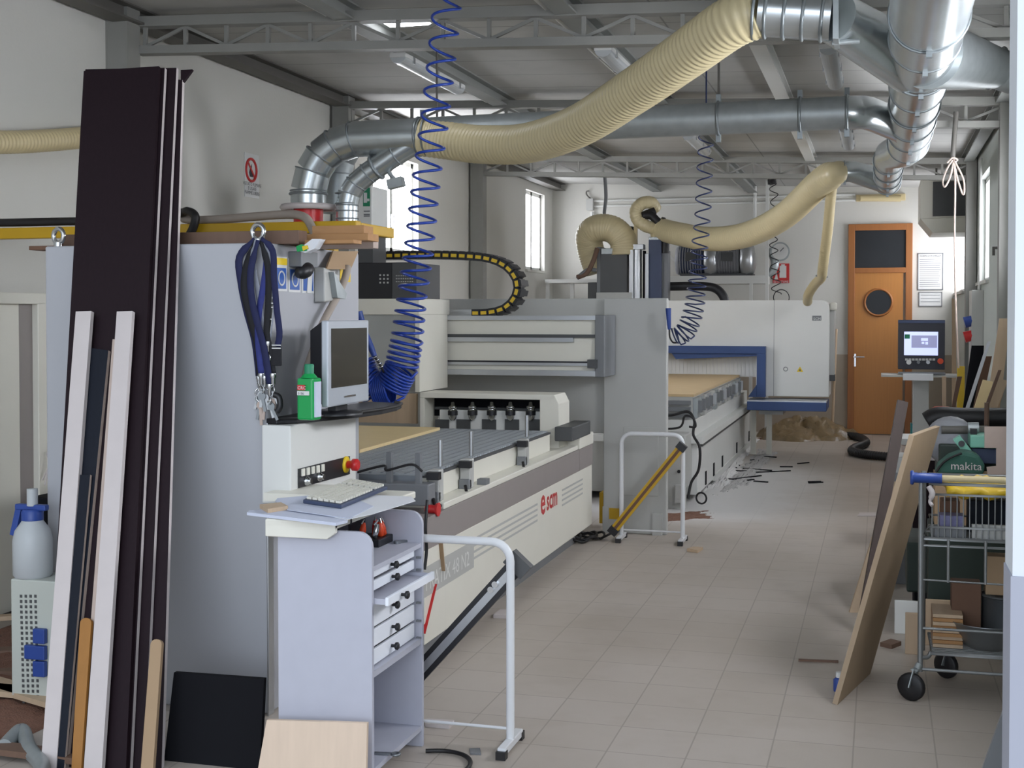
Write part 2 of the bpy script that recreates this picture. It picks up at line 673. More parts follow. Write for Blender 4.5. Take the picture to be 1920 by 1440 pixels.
B().cyl(pc, pc + V((0, -.012, 0)), .165, 32).build('porthole_glass', 'dark_glass', door)
B().ring(pc + V((0, -.008, 0)), (0, 1, 0), .175, .016, 36).build('porthole_ring', 'door_frame_wood', door)
hp = P(1602, 669, Y=YF - .05)
B().box(hp.x - .02, hp.x + .02, hp.y - .008, hp.y, hp.z - .13, hp.z + .04).cyl(hp, hp + V((0, -.06, 0)), .01).cyl(hp + V((0, -.055, 0)), hp + V((.13, -.055, 0)), .01).build('door_handle', 'chrome', door)

# ---------------- steel columns, trusses, roof beams
Y1, Y2, Y3 = 7.05, 10.25, 14.1


def isect(w_, h_, t_):
    w_, h_ = w_ / 2, h_ / 2
    return [(-w_, -h_), (w_, -h_), (w_, -h_ + t_), (t_ / 2, -h_ + t_), (t_ / 2, h_ - t_), (w_, h_ - t_), (w_, h_), (-w_, h_), (-w_, h_ - t_), (-t_ / 2, h_ - t_), (-t_ / 2, -h_ + t_), (-w_, -h_ + t_)]


def column(x, y, lab, w=.15):
    top = zc(x) - .02
    t = tag(B().prism([(x + q, y + p, 0) for p, q in isect(.14, w, .014)], (0, 0, top)).build('steel_column', 'steel_grey'), lab, 'column')
    B().box(x - w / 2 + .01, x + w / 2 - .01, y - .069, y - .058, 0.0, top).build('face_plate', 'steel_grey', t)
    B().box(x - w / 2 - .02, x + w / 2 + .02, y - .09, y + .09, 0, .012).build('base_plate', 'steel_grey', t)
    return t


column(-4.425, Y1 - .1, 'grey steel column at left wall above the dark boards, nearest one')
column(-4.40, Y2, 'grey steel column at left wall behind the shiny duct elbow')
column(-4.40, Y3, 'grey steel column at left wall between the two bright windows')
column(XR - .06, Y2, 'thin grey steel column at right wall with a conduit beside it', .1)
column(XR - .06, Y3, 'far grey steel column at right wall beside the far window', .1)


def truss(y, lab, hb=.06, depth=.225, nb=19):
    t = thing('roof_truss', lab, 'truss', (-1.8, y, 3.1), 'roof trusses')
    xa, xb = -4.38, XR - .02
    off = {Y1: -.02, Y2: -.03, Y3: -.035}[y]

    def zt(x):
        return zc(x) - .03 + off

    def zb(x):
        return zt(x) - depth
    B().bar((xa, y, zt(xa) - hb / 2), (xb, y, zt(xb) - hb / 2), .09, hb).build('top_chord', 'steel_grey', t)
    B().bar((xa, y, zb(xa) + hb * .8 / 2), (xb, y, zb(xb) + hb * .8 / 2), .09, hb * .8).build('bottom_chord', 'steel_grey', t)
    n = nb
    for i in range(n + 1):
        x = xa + .05 + (xb - xa - .1) * i / n
        B().bar((x, y, zb(x) + hb * .8), (x, y, zt(x) - hb), .022, .022, (0, 1, 0)).build('web_post', 'steel_grey', t)
        if i < n:
            x2 = xa + .05 + (xb - xa - .1) * (i + 1) / n
            a, c = (zb(x) + hb * .8, zt(x2) - hb) if i % 2 == 0 else (zt(x) - hb, zb(x2) + hb * .8)
            B().bar((x, y, a), (x2, y, c), .018, .018, (0, 1, 0)).build('web_diagonal', 'steel_grey', t)
    return t


truss(Y1, 'nearest grey lattice roof truss crossing the top of the room')
truss(Y2, 'middle grey lattice roof truss behind the long galvanized cross duct')
truss(Y3, 'farthest grey lattice roof truss, the last before the door wall')

for x, wd, lab in ((-4.38, .14, 'dark roof beam running along the top of left wall'), (-3.0, .12, 'grey roof beam beside the left row of tube lights'),
                   (-1.68, .12, 'grey roof beam beside the middle row of tube lights'), (-.72, .10, 'pale roof beam between the beige hose and the right duct'),
                   (.86, .10, 'grey roof beam running along the top of right wall')):
    z = zc(x)
    m = 'steel_dark' if x < -4 else ('white_paint' if x == -.72 else 'purlin_grey')
    t = tag(B().prism([(x + p, YN, z - .055 + q) for p, q in isect(wd, .1, .012)], (0, YF - YN, 0)).build('roof_beam', m), lab, 'beam')
    if -3.5 < x < -1:
        B().cyl((x - .11, YN, z - .06), (x - .11, YF, z - .06), .018, 10).build('conduit', 'white_paint', t)

# ---------------- fluorescent tube lights


def tubelight(x, y, lab, L=1.27, d=.17):
    z = zc(x) - d
    t = thing('tube_light', lab, 'lamp', (x, y, z), 'ceiling tube lights')
    B().box(x - .055, x + .055, y, y + L, z + .035, z + .06).prism([(x - .055, y, z + .06), (x + .055, y, z + .06), (x + .03, y, z + .085), (x - .03, y, z + .085)], (0, L, 0)).build('lamp_body', 'sign_white', t, bevel=.003)
    b = B()
    n = 10
    prof = [(x + .052 * math.cos(math.pi + math.pi * i / n), z + .035 + .04 * math.sin(math.pi + math.pi * i / n)) for i in range(n + 1)]
    b.prism([(px, y + .01, pz) for px, pz in prof], (0, L - .02, 0))
    b.build('diffuser', 'sprayer_body', t)
    for yy in (y + .15, y + L * .5, y + L - .15):
        for sx in (-1, 1):
            B().box(x + sx * .056 - .004, x + sx * .056 + .004, yy, yy + .03, z + .015, z + .06).build('clip', 'alu', t)
    for yy in (y + .2, y + L - .2):
        B().cyl((x, yy, z + .08), (x, yy, zc(x) - .0), .006, 8).build('hanger', 'alu', t)
    return t


a = P(745, 118, Z=3.24)
tubelight(a.x, a.y, 'tube light at the ceiling left of the nearest blue coil')
a = P(1130, 105, Z=3.19)
tubelight(a.x, a.y, 'tube light at the ceiling just above the big beige hose')
a = P(1290, 262, Z=3.19)
tubelight(a.x, a.y, 'tube light at the ceiling behind the top of the farther coil')
a = P(1553, 108, Z=3.12)
tubelight(a.x, a.y, 'tube light at the ceiling under the galvanized gate flange')
a = P(1585, 252, Z=3.12)
tubelight(a.x, a.y, 'tube light at the ceiling behind the cross duct end')
# lamp over the far door
c0, c1 = P(1605, 372, Y=YF - .06), P(1698, 372, Y=YF - .06)
t = thing('wall_light', 'yellowed tube light fixed to far wall above the orange door', 'lamp', (c0 + c1) / 2)
B().box(c0.x, c1.x, YF - .05, YF, c0.z - .04, c0.z + .05).build('lamp_body', 'beige_enamel', t, bevel=.01)
B().cyl(c0 + V((.06, 0, 0)), c1 + V((-.06, 0, 0)), .042, 14).build('diffuser', 'beige_enamel', t)
# ================================================================ extraction ducts and hoses


def duct_rings(b_pts, R, parent, nrm, r=.0065):
    for p in b_pts:
        B().ring(p, nrm, R + .004, r).build('clamp_ring', 'galv_ring', parent)
        q = V(p) + V((0, 0, -R - .012))
        B().obox(q, V((.012, 0, 0)), V((0, .02, 0)), V((0, 0, .012))).build('clamp_bolt', 'galv_ring', parent)


MX, MZ, MR = .19, 2.86, .152
t = thing('main_duct', 'large shiny galvanized duct running overhead along right side', 'duct', (MX, 7, MZ))
B().cyl((MX, 3.1, MZ), (MX, 6.2, MZ), MR * 1.06, 40).build('duct_section', 'galv', t)
B().cyl((MX, 6.2, MZ), (MX, 7.4, MZ), MR, 40).build('duct_section', 'galv', t)
B().tube([(MX, 7.4, MZ), (MX, 7.6, MZ), (MX, 10.0, MZ - .01)], [MR, MR * .93, MR * .93], 40).build('duct_section', 'galv', t)
B().tube([(MX, 10.0, MZ - .01), (MX - .03, 10.35, MZ), (MX - .12, 10.8, MZ + .02), (MX - .14, 13.1, MZ + .02)], [MR * .93, MR * .9, .118, .118], 32).build('duct_section', 'galv', t)
duct_rings([(MX, y, MZ) for y in (4.4, 5.72)], MR * 1.06, t, (0, 1, 0))
duct_rings([(MX, y, MZ) for y in (6.2, 6.85)], MR * 1.03, t, (0, 1, 0))
duct_rings([(MX, y, MZ) for y in (7.5, 8.15, 8.75, 9.3, 9.95)], MR * .95, t, (0, 1, 0))
duct_rings([(MX - .13, y, MZ + .02) for y in (11.2, 11.9, 12.5, 13.05)], .12, t, (0, 1, 0))
# branch towards the big hose
ga = P(1560, 30, Y=6.05)
gb = P(1425, 22, Y=6.05)
B().tube([(MX - .03, 6.9, MZ), ga], [.15, .115], 32).build('branch', 'galv', t)
B().cyl(ga, gb, .112, 32).build('branch', 'galv', t)
for k in range(4):
    B().ring(ga.lerp(gb, .12 + k * .26), (ga - gb), .116, .008).build('clamp_ring', 'galv_ring', t)
n_ = (ga - gb).normalized()
# blast gate plate
g = B()
g.obox(ga + n_ * .02, n_ * .012, V((0, .12, 0)), V((0, 0, .125)))
g.build('gate_plate', 'galv_dull', t)
g = B().cyl(ga + V((.0, 0, -.12)), ga + V((.12, .02, -.115)), .012, 10)
g.build('gate_rod', 'galv_dull', t)
# branch to the right
ra, rb, rc_ = V((MX + .03, 6.6, MZ)), P(1868, 128, Y=7.3), P(1935, 150, Y=7.35)
B().tube([ra, rb], [.17, .105], 32).build('branch', 'galv_dull', t)
B().cyl(rb, rc_, .105, 28).build('branch', 'galv_dull', t)
B().ring(rb, rc_ - rb, .11, .009).build('clamp_ring', 'galv_ring', t)
# joint for the cross duct
CY, CZ, CR = 8.35, 2.83, .102
ja = P(1588, 211, Y=CY)
jp = bez([ja + V((-.02, 0, 0)), ja + V((.05, .02, 0)), ja + V((.13, .12, .005)), V((MX - .06, 9.05, MZ - .01))], 6)
B().tube(jp, [.1035] * (len(jp) - 1) + [.11], 28).build('branch', 'galv', t)
# down branch at the far end
fa = P(1580, 322, Y=12.6)
B().tube([V((MX - .14, 12.9, MZ + .01)), fa + V((.08, 0, 0)), fa], [.115, .1, .1], 28).build('branch', 'galv', t)
duct_rings([fa + V((.02, 0, 0))], .1, t, (1, 0, 0))

t = thing('cross_duct', 'long dull galvanized duct crossing the room in front of middle truss', 'duct', (-2, CY, CZ))
EB = P(690, 250, Y=CY).x
xs = [EB, -3.0, -1.9, -1.0, P(1500, 210, Y=CY).x, ja.x]
zl = lambda x: CZ + (ja.z - CZ) * (x + 4.3) / (ja.x + 4.3)
for p, q in zip(xs, xs[1:]):
    B().cyl((p, CY, zl(p)), (q, CY, zl(q)), CR, 28).build('duct_section', 'galv_dull', t)
for x in xs[1:]:
    B().ring((x, CY, zl(x)), (1, 0, 0), CR + .004, .01).build('clamp_ring', 'galv_ring', t)
    B().box(x - .015, x + .015, CY - .02, CY + .02, zl(x) + CR, zl(x) + CR + .05).box(x - .015, x + .015, CY - .02, CY + .02, zl(x) - CR - .05, zl(x) - CR).build('clamp_ear', 'galv_ring', t)
for x in (-2.9, -1.0):
    B().cyl((x, CY, zl(x) + CR), (x, CY, zc(x)), .008, 8).build('hanger_rod', 'steel_dark', t)

# elbow above the first machine
EY = 7.95
e0, e1, e2 = P(792, 256, Y=EY), P(612, 252, Y=EY), P(578, 392, Y=EY)
e2 = V((P(578, 300, Y=EY).x, EY, e2.z))
ER = .118
t = thing('elbow_duct', 'shiny galvanized elbow duct joining the big beige hose at left', 'duct', V((e2.x, EY, e2.z)))


def elbow(c0, c1, c2, bend, n=4):
    """segmented 90 degree bend from c0 to c2 round the corner c1"""
    d0, d2 = (c0 - c1).normalized(), (c2 - c1).normalized()
    ang = d0.angle(d2)
    s_, e_ = c1 + d0 * bend, c1 + d2 * bend
    pts = [c0, s_]
    for i in range(1, n):
        t_ = i / n
        pts.append((1 - t_) ** 2 * s_ + 2 * t_ * (1 - t_) * (c1 + (s_ - c1) * .12 + (e_ - c1) * .12) + t_ ** 2 * e_)
    return pts + [e_, c2]


pt = elbow(e0, V((e2.x, EY, e0.z)), e2, .33)
for p, q in zip(pt, pt[1:]):
    B().cyl(p, q, ER, 32).build('duct_section', 'galv', t)
for p, q in zip(pt[1:-1], pt[2:]):
    B().ring(p, (q - p), ER, .006).build('seam', 'galv_ring', t)
B().ring(e2 + V((0, 0, .1)), (0, 0, 1), ER + .004, .009).build('clamp_ring', 'galv_ring', t)
B().ring(e2 + V((0, 0, .01)), (0, 0, 1), ER + .05, .022).build('rubber_collar', 'edge_white', t)
B().cyl(e2 + V((0, 0, -.10)), e2 + V((0, 0, .0)), ER - .02, 28).build('inlet_spout', 'red_plastic', t)
B().ring(e0 + V((-.02, 0, 0)), (1, 0, 0), ER + .004, .009).build('clamp_ring', 'galv_ring', t)
# second and third pipes beside it
d2 = V((P(650, 330, Y=EY - .02).x, EY - .02, P(650, 425, Y=EY).z))
pt = [P(u, v, Y=EY - .02) for u, v in ((775, 270), (742, 290), (690, 325), (668, 344), (656, 362), (651, 385))] + [d2]
for p, q in zip(pt, pt[1:]):
    B().cyl(p, q, .073, 28).build('side_pipe', 'galv', t)
for p, q in zip(pt[1:-1], pt[2:]):
    B().ring(p, (q - p), .073, .005).build('seam', 'galv_ring', t)
B().ring(pt[1].lerp(pt[2], .7), pt[2] - pt[1], .078, .012).build('clamp_ring', 'galv_ring', t)
for z_ in (.05, .1, .15, .22):
    B().ring(d2 + V((0, 0, z_)), (0, 0, 1), .075, .005).build('seam', 'galv_ring', t)
m0 = pt[1].lerp(pt[2], .5)
B().obox(m0 + V((.11, -.03, -.13)), V((.05, 0, .01)), V((0, .035, 0)), V((-.006, 0, .03))).cyl(m0 + V((.05, 0, -.06)), m0 + V((.12, -.02, -.13)), .014).build('gate_bracket', 'galv_dull', t)
b2 = V((P(632, 300, Y=CY).x, CY, 0))
t = bpy.data.objects['cross_duct']
q0 = V((EB, CY, zl(EB)))
pt = elbow(q0, V((b2.x, CY, zl(EB))), V((b2.x, CY, e2.z)), .26)
for p, q in zip(pt, pt[1:]):
    B().cyl(p, q, .1, 28).build('duct_section', 'galv_dull', t)
for p, q in zip(pt[1:-1], pt[2:]):
    B().ring(p, (q - p), .1, .005).build('seam', 'galv_ring', t)

# the big beige hose
HR = .117
path = [P(790, 258, Y=EY), P(840, 264, Y=EY), P(905, 271, Y=7.85), P(990, 268, Y=7.6), P(1085, 236, Y=7.2), P(1190, 170, Y=6.75), P(1290, 100, Y=6.35),
        P(1372, 42, Y=6.1), gb]
h = ribbed(bez(path, 14), HR, .034, .005, 32, 'beige_hose', 'hose')
tag(h, 'large beige ribbed hose swooping from the elbow to the overhead duct', 'hose')
B().ring(e0 + V((.03, 0, 0)), (1, 0, 0), HR + .004, .008).build('hose_clamp', 'galv_ring', h)
B().ring(gb + (gb - ga).normalized() * .02, gb - ga, HR + .006, .008).build('hose_clamp', 'galv_ring', h)
# hose of the second machine
path = [fa, fa + V((-.08, -.0, -.02)), P(1535, 345, Y=13.0), P(1470, 405, Y=13.6), P(1400, 440, Y=14.2), P(1330, 448, Y=14.8), P(1270, 438, Y=15.3), P(1238, 430, Y=15.6)]
h = ribbed(bez(path, 12), .135, .04, .003, 28, 'beige_hose', 'hose', None, .72)
tag(h, 'thick beige hose hanging down to the farther machine head', 'hose')
path = [fa + V((-.02, -.1, .02)), P(1561, 345, Y=12.9), P(1552, 430, Y=13.2), P(1543, 500, Y=13.6), P(1540, 520, Y=13.9), P(1528, 533, Y=14.1), P(1516, 552, Y=14.3), P(1514, 566, Y=14.6)]
h = ribbed(bez(path, 12), .05, .03, .0015, 20, 'thin_hose', 'hose_dim')
tag(h, 'thin beige hose dropping straight down beside the orange door', 'hose')
B().ring(P(1541, 518, Y=13.85), (0.1, 0, 1), .056, .01).build('hose_clip', 'galv_ring', h)
# hose at the left edge, disappears behind the boards
path = [P(-420, 275, X=-4.36), P(-70, 268, X=-4.36), P(40, 266, X=-4.36), P(110, 262, X=-4.36), P(165, 257, X=-4.37), P(180, 256, X=-4.40), P(184, 256, X=-4.425)]
h = ribbed(bez(path, 10), .058, .03, .003, 24, 'beige_hose', 'hose_dim')
tag(h, 'dull beige hose at left wall going behind the tall dark boards', 'hose')

# ================================================================ coiled air hoses


def coil(axis_px, mat, r, name, lab, mirror=False):
    ax = [(P(u, v, Y=y), rad, ph) for (u, v, y, rad, ph) in axis_px]
    return tag(B().tube(helix(ax, 0, 0, r, 8, 18), r, 7).build(name, mat), lab, 'air hose')


CYY = 6.45
ax = [(848, -40, CYY, .072, 0), (838, 10, CYY, .072, .9), (828, 110, CYY, .072, 3), (815, 225, CYY, .072, 5.6), (800, 330, CYY, .072, 8.4), (785, 470, CYY, .076, 12.8), (772, 560, CYY, .076, 16.2),
      (763, 640, CYY, .082, 20), (752, 692, CYY, .086, 25), (732, 728, CYY, .088, 32), (704, 734, CYY, .086, 40), (682, 706, CYY, .08, 46), (676, 680, CYY, .074, 50)]
h = coil(ax, 'blue_coil', .0075, 'coiled_air_hose', 'bright blue coiled air hose hanging nearest, beside the monitor')
q_ = P(848, -40, Y=CYY)
B().cyl(q_, (q_.x, q_.y, zc(q_.x)), .008, 8).build('supply_line', 'blue_coil', h)
gp = [P(672, 585, Y=CYY - .1), P(684, 622, Y=CYY - .1), P(695, 650, Y=CYY - .1), P(702, 668, Y=CYY - .1), P(716, 690, Y=CYY - .1), P(722, 705, Y=CYY - .05)]
B().tube(gp[1:4], [.016, .018, .015], 12).build('gun_handle', 'blue_plastic', h)
B().tube([gp[0], gp[1]], [.022, .016], 12).build('gun_head', 'blue_plastic', h)
for k in range(4):
    B().ring(gp[3].lerp(gp[4], .1 + k * .28), gp[4] - gp[3], .011, .004, 14).build('chrome_ring', 'chrome', h)
B().tube(gp[3:], .006, 8).build('supply_tube', 'black_rubber', h)
B().cyl(gp[0], gp[0] + V((-.06, 0, .0)), .006, 8).build('nozzle', 'steel_dark', h)
B().tube([P(664, 555, Y=CYY - .1), gp[0]], .003, 6).build('hanging_wire', 'steel_dark', h)
Y2C = 9.1
ax = [(1324, 244, Y2C, .050, 0), (1322, 300, Y2C, .055, 2), (1318, 400, Y2C, .055, 5.4), (1312, 460, Y2C, .057, 7.8), (1308, 520, Y2C, .06, 11), (1303, 570, Y2C, .068, 14.2), (1296, 600, Y2C, .07, 16.6),
      (1285, 622, Y2C, .07, 19), (1273, 631, Y2C, .064, 21), (1264, 629, Y2C, .05, 22.5)]
h = coil(ax, 'navy_coil', .0055, 'coiled_air_hose', 'navy coiled air hose hanging farther away, in front of the white machine cover')
B().tube([P(1253, 578, Y=Y2C), P(1254, 600, Y=Y2C), P(1255, 618, Y=Y2C)], [.02, .016, .012], 12).build('gun_handle', 'blue_plastic', h)
B().tube(bez([P(1255, 618, Y=Y2C), P(1256, 632, Y=Y2C), P(1262, 642, Y=Y2C), P(1272, 642, Y=Y2C)], 8), .006, 8).build('supply_tube', 'black_rubber', h)
q_ = P(1324, 244, Y=Y2C)
B().cyl(q_, (q_.x, q_.y, zc(q_.x)), .006, 8).build('supply_line', 'navy_coil', h)
Y3C = 16.6
ax = [(1447, 335, Y3C, .05, 0), (1448, 345, Y3C, .05, 5), (1452, 365, Y3C, .045, 6), (1450, 450, Y3C, .05, 9), (1452, 490, Y3C, .05, 11), (1455, 530, Y3C, .06, 13), (1456, 552, Y3C, .06, 14)]
h = coil(ax, 'black_rubber', .006, 'coiled_air_hose', 'small black coiled hose hanging at the far wall beside the red fire sign')
B().ring(P(1465, 558, Y=Y3C), (0.2, 1, 0.1), .1, .006).build('loop_end', 'black_rubber', h)
# ================================================================ first machine (near)
MXF, TX = -1.95, -2.05
TZ = .85
Yn, Ye = 5.44, P(1110, 900, X=MXF).y
t = m1 = thing('machining_centre', 'near cream and grey wood machining centre with silver slatted bed', 'machine', (-2.9, 7.2, 0))
zb, z1, z2 = .12, .546, .69
B().box(-3.9, MXF, 5.72, Ye, zb, z1).box(-2.3, MXF, Yn, 5.73, zb, z1).build('base_panel', 'cream_paint', t, bevel=.006)
B().box(-3.9, MXF + .004, 5.72, Ye - .42, z1, z2).box(-2.3, MXF + .004, Yn, 5.73, z1, z2).build('grey_band', 'band_grey', t)
B().box(-2.3, MXF + .004, Ye - .415, Ye, z1, z2).build('grey_band', 'band_grey', t)
B().box(-3.85, MXF - .1, 5.8, Ye - .1, 0, zb).box(-2.3, MXF - .1, Yn + .1, 5.8, 0, zb).build('plinth', 'mid_grey', t)
B().box(-3.9, MXF - .004, 5.72, Ye - .42, z2, z2 + .03).build('ledge', 'cream_paint', t, bevel=.004)
B().box(-2.6, MXF + .006, Ye - .41, Ye + .02, z2, z2 + .085).build('end_block', 'cream_paint', t, bevel=.008)
B().box(-2.08, -2.046, 5.75, 8.1, z2 + .03, TZ - .02).build('table_side_panel', 'cream_paint', t, bevel=.004)
for k, (ya, yb) in enumerate(((5.75, 8.1),)):
    B().box(-2.08, -2.040, ya, yb, TZ - .02, TZ - .008).build('edge_rail', 'dark_grey', t)
bed = B().box(-3.7, -2.085, 5.72, 8.1, TZ - .05, TZ - .008).build('bed', 'bed_grey', t)
sl = B()
y = 5.74
while y < 8.09:
    sl.prism([(-3.7, y, TZ - .008), (-3.7, y + .034, TZ - .008), (-3.7, y + .028, TZ), (-3.7, y + .006, TZ)], (1.64, 0, 0))
    y += .04
sl.build('bed_slats', 'bed_light', bed)
sl = B()
x = -3.66
while x < TX - .02:
    sl.box(x, x + .012, 5.74, 8.08, TZ - .002, TZ + .0015)
    x += .06
sl.build('bed_ribs', 'bed_grey', bed)
# near end frame of the bed
fx = [P(u, 890, Y=5.66).x for u in (672, 742, 800)]
B().box(fx[0] - .5, fx[2] + .03, 5.60, 5.70, .72, .82).build('front_rail', 'mid_grey', t, bevel=.006)
for x in (fx[1] - .02, fx[2] - .03):
    B().box(x - .012, x + .012, 5.62, 5.65, .82, .96).build('stop_pin', 'mid_grey', t)
pth = bez([(fx[0], 5.62, .86), (fx[0] + .15, 5.6, .90), (fx[1] - .02, 5.6, .88), (fx[1] + .1, 5.6, .91), (fx[2], 5.6, .88)], 8)
B().tube(pth, .006, 8).build('air_tube', 'black_rubber', t)
# pneumatic stops on the table side
for u, v, hh in ((822, 905, .26), (880, 895, .28), (985, 845, .26)):
    p = P(u, v, X=-2.0)
    s_ = B().box(-2.04, -1.985, p.y - .035, p.y + .035, TZ - .13, TZ + .02).build('stop_block', 'machine_grey', t, bevel=.006)
    B().box(-2.04, -1.985, p.y - .05, p.y - .01, TZ - .165, TZ - .08).build('cylinder_body', 'mid_grey', s_, bevel=.004)
    B().cyl((-1.99, p.y, TZ + .035), (-1.99, p.y, TZ + .16), .012, 10).build('stop_pin', 'alu', s_)
    B().box(-2.03, -1.97, p.y - .085, p.y - .045, TZ - .02, TZ + .015).build('hose_fitting', 'black_plastic', s_)
    B().tube(bez([(-1.985, p.y - .03, TZ - .17), (-1.97, p.y - .06, TZ - .14), (-1.975, p.y - .1, TZ - .16), (-1.98, p.y - .13, TZ - .10)], 6), .008, 8).build('air_tube', 'black_rubber', s_)
p = P(908, 922, X=-1.97)
B().box(-2.0, -1.95, p.y - .03, p.y + .03, z2 + .031, z2 + .06).build('sensor', 'mid_grey', t)
p = P(818, 955, X=-1.95)
B().cyl(p, p + V((.012, -.0, 0)), .028, 20, .032).cyl(p + V((-.05, 0, 0)), p, .02, 14).build('emergency_stop', 'red_plastic', t)
# lettering and stripes on the base
lp = P(1022, 963, X=MXF)
le = P(1043, 952, X=MXF)
hh = .085
lz = P(1027, 962, X=MXF).z
ec = P(1019, 946, X=MXF + .001)
text('e', (MXF, ec.y - .07, ec.z - .055), (0, 1, 0), (0, 0, 1), .175, 'red_plastic', 'emblem', t, .0015, weight=.018)
text('scm', (MXF, ec.y + .075, ec.z - .047), (0, 1, 0), (0, 0, 1), .125, 'red_plastic', 'lettering', t, .0015, weight=.02)
st = B()
for k in range(4):
    z = .47 - k * .032
    st.box(MXF, MXF + .0012, P(880, 900, X=MXF).y, ec.y - .14, z, z + .012)
st.build('stripes', 'machine_grey', t)
st = B()
for k in range(4):
    z = .47 - k * .032
    st.box(MXF, MXF + .0012, ec.y + .48, Ye - .3, z, z + .012)
st.build('stripes', 'machine_grey', t)
y0, y1 = P(797, 1040, X=MXF).y, P(888, 1040, X=MXF).y
B().box(MXF, MXF + .0015, y0 - .3, y1, .335, .47).build('name_plate', 'machine_grey', t)
text('PRATIX 48 N2', (MXF + .001, y0 + .0, .362), (0, 1, 0), (0, 0, 1), .075, 'white_paint', 'lettering', t, .0015)
ry = P(815, 1050, X=MXF).y
B().bar((MXF + .002, ry - .16, .18), (MXF + .002, ry, .37), .004, .02, (1, 0, 0)).build('red_stroke', 'red_plastic', t)
oa, ob = P(829, 1070, X=MXF + .004), P(824, 1012, X=MXF + .004)
B().bar(oa, ob, .006, .03, (1, 0, 0)).build('orange_stroke', 'cardboard', t)
B().tube(bez([P(801, 938, X=-1.93), P(798, 990, X=-1.92), P(800, 1030, X=-1.92), P(796, 1068, X=-1.92)], 6), .007, 8).build('hanging_cable', 'black_rubber', t)
# tool rack
RY = 8.28
k0, k1 = P(787, 738, Y=RY), P(1012, 738, Y=RY)
rz = P(900, 738, Y=RY).z
rk = B()
rk.box(k0.x, k1.x + .1, RY, RY + .3, rz - .035, rz)
rk.box(k0.x, k0.x + .035, RY, RY + .3, z2 + .03, rz - .035)
xr = P(1048, 760, Y=RY).x
rk.prism([(k1.x, RY, z2 + .03), (k1.x, RY, rz - .035), (k1.x + .1, RY, rz), (xr, RY, rz - .06), (xr, RY, z2 + .03)], (0, .3, 0))
rk = rk.build('tool_rack', 'cream_paint', t, bevel=.004)
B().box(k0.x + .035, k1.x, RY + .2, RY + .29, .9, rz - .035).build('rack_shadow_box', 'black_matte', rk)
B().box(k0.x + .1, k1.x, RY + .12, RY + .2, z2 + .03, P(900, 772, Y=RY).z).build('fork_plate', 'white_paint', rk, bevel=.004)
for u in (829, 869, 917, 960, 1002):
    p = P(u, 796, Y=RY + .115)
    B().box(p.x - .05, p.x + .05, RY + .112, RY + .119, p.z - .05, p.z + .035).build('fork_opening', 'dark_grey', rk)
for u in (849, 886, 922, 957, 995):
    p = P(u, 770, Y=RY + .1)
    th = B()
    th.lathe(p + V((0, 0, -.07)), [(.006, 0), (.012, .0), (.026, .02), (.032, .04), (.032, .07), (.024, .075), (.024, .085), (.03, .09), (.03, .1), (.015, .105), (.012, .125), (.006, .13)], 16)
    th.build('tool_holder', 'chrome', rk)
    th = B().lathe(p + V((0, 0, -.03)), [(.034, 0), (.034, .03)], 16)
    th.build('holder_grip', 'black_plastic', rk)
B().cyl((k0.x + .05, RY + .17, rz - .115), (k1.x, RY + .17, rz - .115), .012, 10).build('rack_bar', 'dark_grey', rk)
# motor box beside the rack
q0, q1 = P(1050, 800, Y=8.35), P(1083, 800, Y=8.35)
B().box(q0.x, q1.x, 8.2, 8.75, z2 + .085, P(1065, 796, Y=8.4).z).build('motor_box', 'dark_grey', t, bevel=.006)
# portal
GY = 9.32
pl, pr = P(1131, 900, Y=GY).x, P(1250, 900, Y=GY).x
pt_ = P(1200, 559, Y=GY).z
B().box(pl, pr, GY, GY + .07, .0, pt_).build('portal_post', 'machine_grey', t, bevel=.008)
B().box(-4.2, pl - .002, GY + .1, GY + .8, .72, pt_ - .0).build('portal_beam', 'machine_grey', t, bevel=.006)
B().box(pl - .06, pl - .003, GY + .15, GY + .3, 0.04, .27).box(pl - .003, pl + .002, GY + .14, GY + .31, .2, .25).build('yellow_foot', 'yellow_paint', t)
fz = P(1155, 958, Y=GY).z
B().box(pl + .045, pl + .13, GY - .004, GY, .1, fz + .02).build('yellow_foot', 'yellow_paint', t)
B().box(pl - .002, pl + .04, GY - .012, GY, 0, fz + .03).build('foot_plate', 'machine_grey', t)
B().box(pl + .15, pr - .06, GY - .006, GY, .28, .78).build('access_panel', 'machine_grey', t, bevel=.01)
B().box(pr - .10, pr - .03, GY - .03, GY, 0, .16).build('foot_plate', 'machine_grey', t)
# cross beam with rails
BY = 8.92
bl, br_ = -3.55, P(1117, 650, Y=BY).x
bz0, bz1 = P(1000, 703, Y=BY).z, P(1000, 593, Y=BY).z
beam = B().box(bl, br_, BY + .03, GY + .1, bz0 + .01, bz1 - .01).build('cross_beam', 'cream_paint', t)


def zv(v):
    return P(1000, v, Y=BY).z


